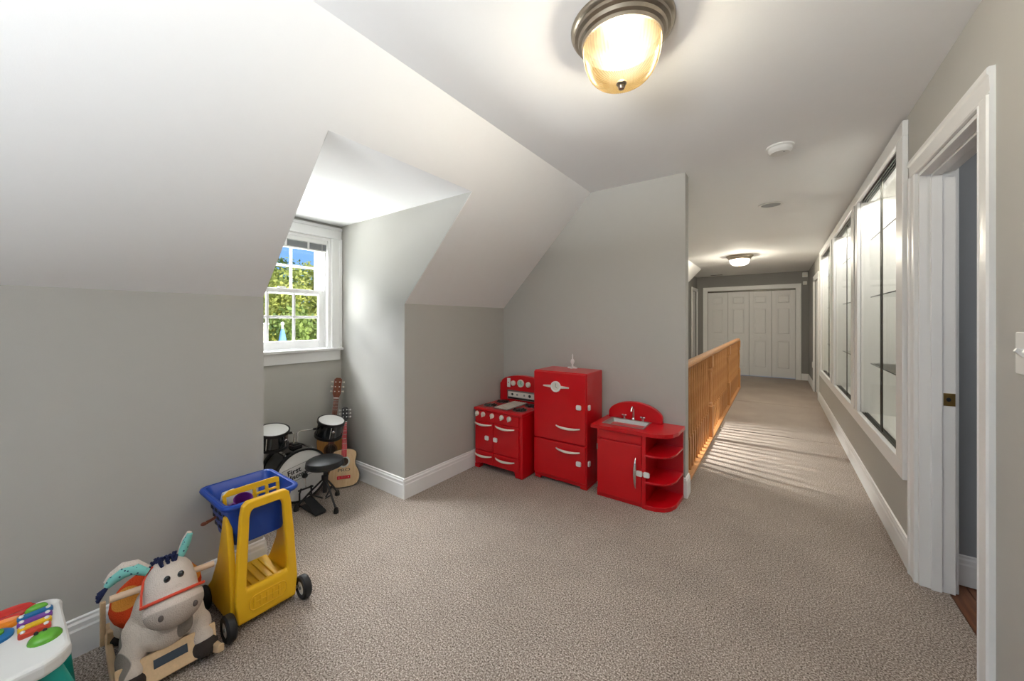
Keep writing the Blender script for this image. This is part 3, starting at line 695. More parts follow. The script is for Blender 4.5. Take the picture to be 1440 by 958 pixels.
for z0, z1 in ((.0, .030), (.178, .192), (.362, .376)):
    MB().prism(shelf_plan(), z0, z1, 'z').build('shelf', red_m, t, .003)
box(bw, w - .006, d - .012, d, .03, .505).build('back_board', red_m, t, .002)
# counter with an opening for the basin
bx0, bx1, by0, by1 = .030, .318, .070, .262; c = MB()
c.box(-.038, bx0, -.014, d, .505, .530).box(bx1, bw, -.014, d, .505, .530).box(bx0, bx1, -.014, by0, .505, .530).box(bx0, bx1, by1, d, .505, .530)
c.prism(shelf_plan(.012), .505, .530, 'z'); c.build('countertop', red_m, t)
bs = MB(); r0 = [(bx0 - .010, by0 - .010), (bx1 + .010, by0 - .010), (bx1 + .010, by1 + .010), (bx0 - .010, by1 + .010)]; r1 = [(bx0 + .006, by0 + .006), (bx1 - .006, by0 + .006), (bx1 - .006, by1 - .006), (bx0 + .006, by1 - .006)]; r2 = [(bx0 + .03, by0 + .03), (bx1 - .03, by0 + .03), (bx1 - .03, by1 - .03), (bx0 + .03, by1 - .03)]
vs_ = [(*p, .534) for p in r0] + [(*p, .534) for p in r1] + [(*p, .455) for p in r2]
bs.add(vs_, [(i, (i + 1) % 4, 4 + (i + 1) % 4, 4 + i) for i in range(4)] + [(4 + i, 4 + (i + 1) % 4, 8 + (i + 1) % 4, 8 + i) for i in range(4)] + [(8, 9, 10, 11)])
b_o = bs.build('basin', mk('satin_basin_steel', (.50, .51, .49), .5, 1, var=.06, scale=40), t, .008, 3); so = b_o.modifiers.new('thick', 'SOLIDIFY'); so.thickness = .002
MB().lathe([(.016, 0), (.016, .003), (.010, .003), (0, .001)], 16, Matrix.Translation((.174, .166, .456))).build('drain', grill_m, b_o)
pts = [(-.010, .530), (.402, .530), (.402, .572)] + [(.196 + .206 * math.cos(a), .572 + .100 * math.sin(a) ** 1.15) for a in [PI * i / 18 for i in range(1, 18)]] + [(-.010, .572)]
MB().prism(pts, d - .052, d - .016, 'y').build('backsplash', red_m, t, .006)
fc = MB().lathe([(.013, .530), (.013, .545), (.008, .552)], 16, Matrix.Translation((.190, .275, 0)))
fc.tube([(.190, .275, .55), (.190, .275, .605), (.190, .268, .628), (.190, .248, .636), (.190, .226, .626), (.190, .220, .606)], .0085, 12); fc.build('faucet', chrome_m, t)
for q in (.120, .262):
    m = MB().cyl((q, .275, .530), (q, .275, .560), .008).cyl((q - .018, .270, .562), (q + .018, .270, .562), .006).cyl((q, .25, .562), (q, .29, .562), .006); m.build('tap_handle', chrome_m, t)

# ------------------------------------------------------------ shopping cart
t = thing('toy_shopping_cart', 'yellow toy shopping cart with blue basket against the grey wall', 'toy cart', (-1.810, .698, 0), 0)
# local: +x toward the pusher's side (handle face), wheels at y = +-.135
fo = [(-.112, .030), (.112, .030), (.122, .12), (.112, .30), (.100, .47), (.092, .515), (.075, .530), (-.075, .530), (-.092, .515), (-.100, .47), (-.112, .30), (-.122, .12)]
fi = [(-.078, .165), (.078, .165), (.080, .18), (.074, .30), (.066, .46), (.060, .485), (.050, .492), (-.050, .492), (-.060, .485), (-.066, .46), (-.074, .30), (-.080, .18)]
def xlean(z): return -.015 * max(0, (z - .05)) / .48
m = MB(); n = len(fo); vs_ = []
for ring, dx in ((fo, 0), (fi, 0), (fi, -.030), (fo, -.030)): vs_ += [(xlean(z) + dx, y, z) for y, z in ring]
fs = []
for a, b in ((0, 1), (1, 2), (2, 3), (3, 0)):
    for i in range(n): j = (i + 1) % n; fs.append((a * n + i, a * n + j, b * n + j, b * n + i))
m.add(vs_, fs); m.build('handle_frame', yellow_m, t, .009, 3)
for sgn in (-1, 1):
    pr = [(-.03, .032), (-.325, .032), (-.330, .075), (-.27, .13), (-.20, .24), (-.155, .36), (-.125, .46), (-.09, .46), (-.05, .30), (-.03, .13)]
    MB().prism(pr, sgn * .118 - .012, sgn * .118 + .012, 'y').build('side_panel', yellow_m, t, .008, 3)
tr_o = box(-.322, -.02, -.112, .112, .034, .105).build('tray', yellow_m, t, .006)
for q in range(6): box(-.30, -.05, -.085 + q * .030, -.073 + q * .030, .104, .112).build('tray_rib', yellow_m, tr_o, .002)
lp = box(-.04, -.004, -.110, .110, .036, .16).build('front_plate', yellow_m, t, .006)
rr = rrect(-.072, .072, .068, .128, .022); MB().tube([(xlean(z) + .0015, y, z) for y, z in rr], .0022, 6, True).build('embossed_outline', yellow_m, lp)
for q in range(5):
    MB().box(.0, .0032, -.058 + q * .024, -.050 + q * .024, .078, .120).build('embossed_bar', yellow_m, lp, .001)
MB().box(0, .003, -.062, .062, .096, .101).build('embossed_bar', yellow_m, lp, .001)
axle = MB().cyl((-.022, -.15, .052), (-.022, .15, .052), .006).build('axle', steel_m, t)
for x, sg, r_ in ((.002, -1, .052), (.002, 1, .052), (-.285, -1, .052), (-.285, 1, .052)):
    yy = sg * (.146 if x > -.1 else .152)
    M = Matrix.Translation((x, yy, .052)) @ Matrix.Rotation(PI / 2, 4, 'X')
    wh = MB().ring([(.030, -.017), (.046, -.017), (.052, -.010), (.052, .010), (.046, .017), (.030, .017)], 28, M).build('wheel', rubber_m, t)
    MB().lathe([(0, -.014), (.031, -.013), (.031, .013), (0, .014)], 24, M).build('hub', cream_m, wh)
    MB().lathe([(0, -.019), (.007, -.018), (.007, .018), (0, .019)], 10, M).build('hub_cap', steel_m, wh)
# basket: rounded open tub
def ring(x0, x1, y0, y1, r, z): return [(x, y, z) for x, y in rrect(x0, x1, y0, y1, r, 5)]
bk = MB(); lev = [(-.370, -.046, -.142, .142, .030, .522), (-.360, -.054, -.133, .133, .030, .522), (-.338, -.064, -.122, .122, .03, .49), (-.300, -.085, -.092, .092, .03, .345), (-.296, -.087, -.088, .088, .03, .335)]
lo = [(-.372, -.045, -.144, .144, .032, .500), (-.345, -.056, -.128, .128, .03, .497), (-.308, -.080, -.098, .098, .03, .330)]
rings = [ring(*q) for q in (lo[2], lo[1], lo[0], lev[0], lev[1], lev[2], lev[4])]; n = len(rings[0]); vs_ = sum(rings, []); fs = []
for a in range(len(rings) - 1):
    for i in range(n): j = (i + 1) % n; fs.append((a * n + i, a * n + j, (a + 1) * n + j, (a + 1) * n + i))
fs += [tuple(range(n))[::-1], tuple(6 * n + i for i in range(n))]
bk.add(vs_, fs, True); bo = bk.build('basket', blue_m, t)
MB().tube(ring(-.370, -.047, -.143, .143, .032, .513), .011, 8, True).build('rim', blue_m, bo)
for q in range(4):
    for zz in (.37, .41, .45):
        xx = -.29 + q * .05; sl_ = -.126 + (.49 - zz) * .18
        MB().box(xx - .016, xx + .016, sl_ - .002, sl_ + .003, zz - .008, zz + .008).build('basket_slot', rubber_m, bo)
# folding seat flap with slots
fp = MB(); xs = [-.112, -.050, -.038, .0, .012, .050, .062, .112]
M = Matrix.Translation((-.165, 0, .43)) @ Matrix.Rotation(math.radians(-10), 4, 'Y')
fp.prism(rrect(-.114, .114, .055, .105, .022)[0:0] + [(-.114, .0), (.114, .0), (.114, .036), (-.114, .036)], -.005, .005, 'x', M)
fp.prism([(-.114, .086), (.114, .086), (.114, .105), (.10, .112), (-.09, .112), (-.114, .095)], -.005, .005, 'x', M)
for y0, y1 in ((-.114, -.100), (-.050, -.036), (.002, .016), (.052, .066), (.100, .114)): fp.prism([(y0, .036), (y1, .036), (y1, .086), (y0, .086)], -.005, .005, 'x', M)
fp.prism([(-.036, .055), (.10, .055), (.10, .066), (-.036, .066)], -.005, .005, 'x', M)
fp.build('seat_flap', yellow_m, t, .002)
# contents
def in_cart(x, y, z): a = 0; return (-1.810 + x * math.cos(a) - y * math.sin(a), .698 + x * math.sin(a) + y * math.cos(a), z)
cp_ = thing('toy_cup', 'purple toy cup lying in the cart basket', 'toy cup'); cp_.matrix_world = Matrix.Translation(in_cart(-.108, -.062, .495)) @ Matrix.Rotation(math.radians(-8), 4, 'Z') @ Matrix.Rotation(math.radians(28), 4, 'Y')
MB().lathe([(.027, -.045), (.034, .022), (.036, .028), (.033, .028), (.026, -.035), (0, -.038)], 24).build('cup_wall', purple_m, cp_)
MB().tube([(0, -.030, .015), (0, -.052, .008), (0, -.054, -.014), (0, -.028, -.022)], .005, 8).build('cup_handle', purple_m, cp_)
for i, (lx, ly, lz, a, lb) in enumerate(((-.255, -.062, .468, .25, 'white toy food carton in the cart beside the basket corner'), (-.250, .022, .468, -.3, 'white toy food carton in the middle of the cart basket'))):
    b_ = thing('toy_carton', lb, 'toy box', in_cart(lx, ly, lz), a)
    MB().prism([(-.028, -.06), (.028, -.06), (.034, .0), (.020, .042), (-.020, .042), (-.034, .0)], -.026, .026, 'y').build('carton', white_m, b_, .005)
    box(-.024, .024, -.0265, .0265, -.05, -.01).build('carton_band', mk('carton_print_%d' % i, (.12, .2, .42) if i == 0 else (.55, .42, .36), .5, var=.4, scale=60), b_)
sp_o = thing('toy_spoon', 'dark red toy stick poking out beside the cart basket', 'toy', in_cart(-.27, -.125, .40))
MB().tube([(.0, .014, .006), (0, 0, .0), (0, -.022, -.005)], [.006, .006, .008], 8).build('stick', mahog_m, sp_o)
MB().ell((0, -.030, -.007), (.010, .013, .008), 12, 8).build('spoon_head', mahog_m, sp_o)

# ------------------------------------------------------------ rocking donkey
def patch_mat(name, base, patches, rough=.95, fuzz=260):
    m = mk(name, base, rough, var=.06, scale=50, bump=.5, bscale=fuzz, spec=.1); nt = m.node_tree; L = nt.links; b = nt.nodes['Principled BSDF']
    src = b.inputs['Base Color'].links[0].from_socket; tc = nt.nodes.new('ShaderNodeTexCoord')
    for c, r, col in patches:
        mp = nt.nodes.new('ShaderNodeMapping'); mp.inputs['Scale'].default_value = [1 / q for q in r]; mp.inputs['Location'].default_value = [-a / q for a, q in zip(c, r)]
        L.new(tc.outputs['Object'], mp.inputs[0]); ln = nt.nodes.new('ShaderNodeVectorMath'); ln.operation = 'LENGTH'; L.new(mp.outputs[0], ln.inputs[0])
        mr = nt.nodes.new('ShaderNodeMapRange'); mr.inputs[1].default_value = .97; mr.inputs[2].default_value = 1.03; mr.inputs[3].default_value = 1; mr.inputs[4].default_value = 0; L.new(ln.outputs['Value'], mr.inputs[0])
        mx = nt.nodes.new('ShaderNodeMix'); mx.data_type = 'RGBA'; L.new(mr.outputs[0], mx.inputs[0]); L.new(src, mx.inputs[6]); mx.inputs[7].default_value = (*col, 1); src = mx.outputs[2]
    L.new(src, b.inputs['Base Color']); return m
GREY = (.26, .23, .205)
plush_m = patch_mat('cream_plush', (.70, .605, .53), [((.185, .015, .222), (.085, .13, .068), (.50, .42, .36)), ((-.02, -.12, .14), (.09, .06, .05), GREY), ((.10, .045, .155), (.07, .028, .04), GREY), ((.10, -.135, .095), (.05, .05, .055), GREY), ((-.15, .1, .2), (.06, .08, .07), GREY)])
hoof_m = mk('dark_brown_plush', (.035, .026, .022), .9, var=.2, bump=.4)
navy_m = mk('navy_yarn', (.012, .02, .075), .9, var=.3, scale=90, bump=.6)
saddle_m = patch_mat('red_orange_saddle_cloth', (.72, .075, .02), [((-.02, -.11, .275), (.05, .07, .035), (.80, .32, .06)), ((-.02, .11, .275), (.05, .07, .035), (.80, .32, .06))])
bridle_m = mk('red_bridle_tape', (.70, .07, .03), .6, var=.05)
tealcloth_m = mk('teal_dotted_cloth', (.20, .55, .50), .8, var=.05)
_nt = tealcloth_m.node_tree; _v = _nt.nodes.new('ShaderNodeTexVoronoi'); _v.inputs['Scale'].default_value = 75; _tc = _nt.nodes.new('ShaderNodeTexCoord'); _nt.links.new(_tc.outputs['Object'], _v.inputs['Vector'])
_r = _nt.nodes.new('ShaderNodeMath'); _r.operation = 'LESS_THAN'; _r.inputs[1].default_value = .22; _nt.links.new(_v.outputs['Distance'], _r.inputs[0])
_mxx = _nt.nodes.new('ShaderNodeMix'); _mxx.data_type = 'RGBA'; _b = _nt.nodes['Principled BSDF']; _nt.links.new(_b.inputs['Base Color'].links[0].from_socket, _mxx.inputs[6]); _mxx.inputs[7].default_value = (.02, .05, .10, 1); _nt.links.new(_r.outputs[0], _mxx.inputs[0]); _nt.links.new(_mxx.outputs[2], _b.inputs['Base Color'])
t = thing('rocking_donkey', 'plush grey and cream rocking donkey with red bridle on a wooden rocker base', 'rocking toy', (-1.93, .376, 0), math.radians(-3))
m = MB()
m.ell((-.06, 0, .205), (.150, .108, .105)); m.ell((.03, 0, .23), (.085, .085, .095)); m.ell((.040, .012, .312), (.078, .075, .080)); m.ell((.080, .014, .295), (.078, .076, .076)); m.ell((.125, .015, .255), (.078, .086, .070)); m.ell((.05, 0, .15), (.09, .085, .07))
for sg in (-1, 1):
    m.ell((.035, sg * .075, .145), (.06, .045, .07)); m.ell((.075, sg * .094, .105), (.052, .040, .055)); m.ell((.112, sg * .098, .075), (.042, .038, .040))
    m.ell((-.16, sg * .085, .12), (.055, .042, .07))
bd_ = m.build('plush_body', plush_m, t); rmsh = bd_.modifiers.new('remesh', 'REMESH'); rmsh.mode = 'VOXEL'; rmsh.voxel_size = .006; rmsh.use_smooth_shade = True
smm = bd_.modifiers.new('smooth', 'SMOOTH'); smm.iterations = 8; smm.factor = .5
for sg in (-1, 1):
    MB().ell((.130, sg * .100, .050), (.048, .043, .036)).build('hoof', hoof_m, t)
    MB().ell((-.175, sg * .095, .065), (.045, .04, .04)).build('hoof', hoof_m, t)
    ey = MB().ell((.124, sg * .019 + .014, .358), (.009, .0100, .0120), 14, 10).build('eye', blackgloss_m, t)
    MB().ell((.188, sg * .046 + .016, .262), (.008, .008, .011), 12, 8).build('nostril', mk('nostril_cloth_%d' % sg, (.12, .095, .085), .9), t)
# bridle: a band round the head
pts = []
for i in range(33):
    a = 2 * PI * i / 32; pts.append((.118 + .050 * math.cos(a) , .0965 * math.sin(a), .268 + .0 * math.cos(a) - .048 * math.cos(a) * -1))
bri = [(.110 + .060 * math.cos(2 * PI * i / 32), .015 + .086 * math.sin(2 * PI * i / 32), .284 + .034 * math.cos(2 * PI * i / 32)) for i in range(32)]
MB().tube(bri, .0055, 8, True).build('bridle', bridle_m, t)
MB().tube([(.110, -.071, .284), (.08, -.067, .31), (.045, -.058, .345), (.03, -.03, .378)], .004, 6).build('cheek_strap', bridle_m, t)
MB().cyl((.035, -.142, .322), (.035, .150, .300), .0115, n=16).build('handle_dowel', mk('pale_dowel_wood', (.72, .52, .36), .5, var=.1), t)
# ears
def ear(pts, rad, white_off, name='ear'):
    o = MB().tube(pts, rad, 12).build(name, tealcloth_m, t)
    MB().tube([Vector(p) + Vector(white_off) for p in pts], [r_ * .98 for r_ in rad], 12).build('ear_back', plush_m, o)
    return o
e1 = ear([(.035, -.045, .368), (.025, -.075, .392), (.015, -.105, .392), (.01, -.130, .376), (.01, -.146, .358)], [.012, .019, .021, .017, .010], (-.010, 0, .009))
tas = MB()
for i in range(7):
    a = -.6 + i * .2; tas.cyl((.012, -.140, .362), (.014 + .006 * math.sin(i * 2), -.158 - .012 * math.cos(a), .345 - .03 * (i / 6)), .0035, .005, 6)
tas.build('ear_tassel', navy_m, e1)
e2 = ear([(.03, .045, .368), (.022, .058, .398), (.018, .070, .428), (.022, .078, .452)], [.010, .014, .014, .009], (-.010, 0, .002))
mn = MB()
for i in range(26):
    u = i / 25; x = .062 - u * .15; z = .394 + .008 * math.sin(PI * u) - u * .085
    for k_ in range(3): mn.cyl((x, (k_ - 1) * .014 + .010, z - .025), (x + random.uniform(-.006, .012), (k_ - 1) * .022 + .006 + random.uniform(-.01, .01), z + random.uniform(.012, .026)), .007, .004, 6)
mn.build('mane', navy_m, t)
MB().ell((-.065, -.004, .222), (.108, .134, .102), 28, 16).build('saddle', saddle_m, t)
tl = MB().tube([(-.20, 0, .24), (-.225, .0, .22), (-.235, 0, .18)], [.014, .018, .022], 10).build('tail', navy_m, t)
# wooden rocker
for sg in (-1, 1):
    N = 15; top = []; bot = []
    for i in range(N):
        u = -1 + 2 * i / (N - 1); x = u * .238; zb = .004 + .060 * abs(u) ** 2.6; bot.append((x, zb)); top.append((x, zb + .042 - .012 * abs(u)))
    MB().prism(bot + top[::-1], sg * .128 - .010, sg * .128 + .010, 'y').build('rocker', pine_m, t, .005, 3)
for x in (-.17, .155):
    M = Matrix.Translation((x, 0, .028)) @ Matrix.Rotation(math.radians(-28 if x > 0 else 20), 4, 'Y')
    bdp = MB().box(-.008, .008, -.136, .136, 0, .092, M).build('cross_board', pine_m, t, .004)
    if x > 0:
        st_ = MB().box(.0082, .0098, -.042, .050, .040, .068, M).build('name_plate', mk('dark_slate_plate', (.035, .05, .07), .5), bdp); st_['label'] = 'dark blue label plate'
box(-.20, .10, -.06, .06, .075, .092).build('seat_board', pine_m, t, .004)
box(-.215, -.198, -.150, -.134, .03, .20).build('rear_post', pine_m, t, .003)

# ------------------------------------------------------------ activity table
t = thing('activity_table', 'white toddler activity table with xylophone keys and teal legs', 'activity toy', (-1.82, -.06, 0))
pts = [(x + .006 * math.sin(y * 70), y + .006 * math.sin(x * 70)) for x, y in rrect(-.188, .188, -.190, .190, .055, 8)]
MB().prism(pts, .318, .362, 'z').build('table_top', white_m, t, .012, 3)
MB().prism([(x * .86, y * .86) for x, y in pts], .28, .32, 'z').build('under_tray', teal_m, t, .006)
for sx in (-1, 1):
    for sy in (-1, 1): MB().tube([(sx * .125, sy * .135, .33), (sx * .15, sy * .185, .20), (sx * .165, sy * .205, 0)], [.030, .024, .022], 12).build('leg', teal_m, t)
def keyc(n, c): return mk(n, c, .3, var=.2, scale=90)
kc = [('blue_key', (.02, .16, .38)), ('purple_key', (.18, .05, .32)), ('yellow_key', (.80, .50, .02)), ('red_key', (.62, .06, .03))]
for i, (nm, c) in enumerate(kc):
    x = -.095 + i * .033
    ko = MB().prism(rrect(x - .0125, x + .0125, .098, .170 - .003 * i, .009), .360, .376, 'z').build('xylophone_key', keyc(nm, c), t, .004)
    for yy in (.107, .160 - .003 * i): MB().ell((x, yy, .377), (.008, .0055, .003), 12, 6).build('key_stud', white_m, ko)
green_m = mk('green_plastic', (.12, .42, .03), .25, var=.1, coat=.4); orange_m = mk('orange_plastic', (.85, .25, .01), .3, var=.05, coat=.4); tred_m = mk('red_toy_plastic', (.58, .02, .015), .25, var=.05, coat=.5); sky_m = mk('bright_blue_plastic', (.01, .16, .42), .3, var=.05)
MB().ell((-.134, .138, .366), (.015, .024, .014)).build('leaf_button', green_m, t)
fg = MB().ell((.060, .146, .362), (.034, .034, .020)).build('frog_button', green_m, t)
for q in (-.010, .006): MB().ell((.050, .140 + q, .381), (.008, .005, .004), 12, 8).build('frog_eye', black_m, fg)
MB().lathe([(.050, 0), (.054, .012), (.046, .020), (.036, .014), (0, .010)], 28, Matrix.Translation((-.165, .085, .355)) @ Matrix.Diagonal((.62, 1, 1, 1))).build('red_bowl', tred_m, t)
MB().lathe([(.046, 0), (.048, .012), (.040, .020), (.03, .012), (0, .009)], 28, Matrix.Translation((-.105, .068, .355)) @ Matrix.Diagonal((.55, 1, 1, 1))).build('orange_bowl', orange_m, t)
bb_ = MB().lathe([(.036, 0), (.036, .012), (.028, .018), (0, .018)], 28, Matrix.Translation((-.048, .058, .358))).build('blue_dial', sky_m, t); MB().lathe([(.018, 0), (.018, .006), (0, .008)], 20, Matrix.Translation((-.048, .058, .375))).build('dial_center', green_m, bb_)
for i, (x, y, mm) in enumerate(((.03, .03, tred_m), (.075, -.03, orange_m), (.02, -.08, sky_m), (-.09, -.05, green_m))): MB().lathe([(.028, 0), (.028, .010), (.020, .016), (0, .017)], 20, Matrix.Translation((x, y, .360))).build('button', mm, t)

# ------------------------------------------------------------ drum kit in the dormer
t = thing('toy_drum_kit', 'black junior drum kit with white heads under the dormer window', 'drum kit', (-2.76, 1.275, 0))
RX = Matrix.Rotation(PI / 2, 4, 'Y'); R0 = .186; ZB = .199
MB().lathe([(R0 - .006, -.21), (R0 - .006, .0)], 48, Matrix.Translation((0, 0, ZB)) @ RX).build('bass_shell', blackgloss_m, t)
for q in (-.22, -.012): MB().ring([(R0 - .012, q), (R0 + .002, q), (R0 + .002, q + .026), (R0 - .012, q + .026)], 48, Matrix.Translation((0, 0, ZB)) @ RX).build('bass_hoop', black_m, t)
hd = MB().lathe([(R0 - .010, .004), (R0 - .010, .007), (0, .009)], 48, Matrix.Translation((0, 0, ZB)) @ RX).build('bass_head', drumhead_m, t)
ink_m = mk('black_ink', (.012, .012, .015), .5)
# lettering on the head, reading toward the room; slightly tilted up
LM = Matrix.Translation((.0095, -.035, ZB + .035)) @ Matrix.Rotation(math.radians(10), 4, 'X') @ Matrix(((0, 0, 1, 0), (1, 0, 0, 0), (0, 1, 0, 0), (0, 0, 0, 1)))
text('First', .050, ink_m, hd, LM @ Matrix.Translation((-.018, .012, 0)), bold=True)
text('discovery', .044, ink_m, hd, LM @ Matrix.Translation((.020, -.026, 0)), bold=True)
bxr = [(-.092, -.056), (.12, -.056), (.112, -.01), (.12, .046), (-.092, .046), (-.084, -.01)]
MB().tube([LM @ Vector((x, y, .0006)) for x, y in bxr], .0011, 5, True).build('logo_frame', ink_m, hd)
for i in range(6):
    a = PI / 6 + i * PI / 3
    lg = MB().box(-.15, -.05, -.006, .006, R0 - .006, R0 + .008, Matrix.Translation((0, 0, ZB)) @ Matrix.Rotation(a, 4, 'X')).build('tension_lug', chrome_m, t, .002)
MB().box(-.125, -.065, -.035, .035, ZB + R0 - .012, ZB + R0 + .010).box(-.115, -.075, -.022, .022, ZB + R0 + .010, ZB + R0 + .024).build('tom_mount', black_m, t, .003)
for sg in (-1, 1): MB().tube([(-.12, sg * .07, .03), (-.12, sg * .14, .012), (-.10, sg * .165, .004)], .006, 8).build('spur', black_m, t)
def tom(c, axis, r_, hgt, arm, brg):
    ax = Vector(axis).normalized(); M = Matrix.Translation(c) @ ax.to_track_quat('Z', 'Y').to_matrix().to_4x4()
    o = MB().lathe([(r_ - .005, -hgt), (r_ - .005, 0)], 40, M).build('tom_shell', blackgloss_m, t)
    MB().ring([(r_ - .008, -.016), (r_ + .003, -.016), (r_ + .003, .004), (r_ - .006, .004)], 40, M).build('tom_hoop', black_m, o)
    MB().ring([(r_ - .008, -hgt - .004), (r_ + .003, -hgt - .004), (r_ + .003, -hgt + .014), (r_ - .008, -hgt + .014)], 40, M).build('tom_hoop', black_m, o)
    MB().lathe([(r_ - .006, .0), (r_ - .008, .003), (0, .004)], 40, M).build('tom_head', drumhead_m, o)
    for k_ in range(5):
        a = k_ * 2 * PI / 5 + .3; MB().cyl(M @ Vector((r_ * math.cos(a), r_ * math.sin(a), -hgt * .85)), M @ Vector((r_ * math.cos(a), r_ * math.sin(a), -.01)), .0028, n=6).build('tension_rod', chrome_m, o)
    bg = MB().lathe([(.010, 0), (.010, .006), (.004, .008), (0, .008)], 14, Matrix.Translation(Vector(c) + Vector(brg)) @ Vector(brg).to_track_quat('Z', 'Y').to_matrix().to_4x4()).build('badge', chrome_m, o)
    MB().tube(arm, .0045, 8).build('tom_arm', chrome_m, t)
    e = Vector(arm[-1]); q = Vector(arm[-2]); MB().cyl(e, e + (q - e).normalized() * .028, .009).build('arm_clamp', black_m, o)
tom((-.045, .242, .530), (.28, .06, 1), .097, .125, [(-.095, .012, ZB + R0), (-.095, .014, .480), (-.092, .03, .490), (-.085, .150, .480)], (.092, -.035, -.065))
tom((-.10, -.145, .538), (.24, -.02, 1), .100, .120, [(-.095, -.012, ZB + R0), (-.095, -.010, .478), (-.095, -.022, .49), (-.095, -.052, .492)], (.090, .043, -.065))
# pedal
t = thing('bass_drum_pedal', 'black bass drum pedal on the carpet before the drum', 'drum pedal', (-2.595, 1.268, 0), 0)
box(-.10, .115, -.034, .034, .004, .014).build('base_plate', black_m, t, .003)
MB().add([(-.06, -.03, .068), (.115, -.04, .018), (.115, .04, .018), (-.06, .03, .068), (-.06, -.03, .060), (.115, -.04, .010), (.115, .04, .010), (-.06, .03, .060)], [(0, 1, 2, 3), (7, 6, 5, 4), (0, 4, 5, 1), (1, 5, 6, 2), (2, 6, 7, 3), (3, 7, 4, 0)]).build('foot_board', vinyl_m, t, .003)
for sg in (-1, 1): MB().tube([(-.095, sg * .040, .008), (-.095, sg * .040, .10), (-.085, sg * .034, .135)], .006, 8).build('upright', black_m, t)
MB().cyl((-.09, -.05, .125), (-.09, .05, .125), .006).build('rocker_shaft', black_m, t)
bt = MB().cyl((-.09, 0, .125), (-.10, 0, .20), .004).build('beater_rod', chrome_m, t); MB().ell((-.104, 0, .212), (.020, .020, .018)).build('beater', black_m, bt)
# stool
t = thing('drum_stool', 'round black padded drum stool on a tripod before the drum kit', 'stool', (-2.575, 1.345, 0))
MB().lathe([(0, .278), (.105, .278), (.118, .286), (.122, .305), (.118, .326), (.100, .336), (0, .340)], 40).build('seat', vinyl_m, t)
MB().tube([(.1205 * math.cos(2 * PI * i / 40), .1205 * math.sin(2 * PI * i / 40), .293) for i in range(40)], .003, 6, True).build('seat_piping', vinyl_m, t)
MB().cyl((0, 0, .10), (0, 0, .20), .014).cyl((0, 0, .20), (0, 0, .279), .010).build('post', black_m, t)
MB().lathe([(.022, 0), (.022, .028), (.014, .03)], 18, Matrix.Translation((0, 0, .19))).build('collar', black_m, t)
for gx, gy in ((-2.676, 1.193), (-2.419, 1.342), (-2.668, 1.491)):
    v = Vector((gx + 2.575, gy - 1.345, 0)) * .97
    lg = MB().tube([(v.x * .08, v.y * .08, .19), (v.x * .55, v.y * .55, .11), (v.x, v.y, .022)], .0065, 8).build('leg', black_m, t)
    MB().cyl((v.x * .08, v.y * .08, .06), (v.x * .58, v.y * .58, .105), .005).build('brace', black_m, t)
    MB().lathe([(.016, 0), (.017, .012), (.012, .032), (.008, .04)], 14, Matrix.Translation((v.x, v.y, 0))).build('rubber_foot', rubber_m, lg)

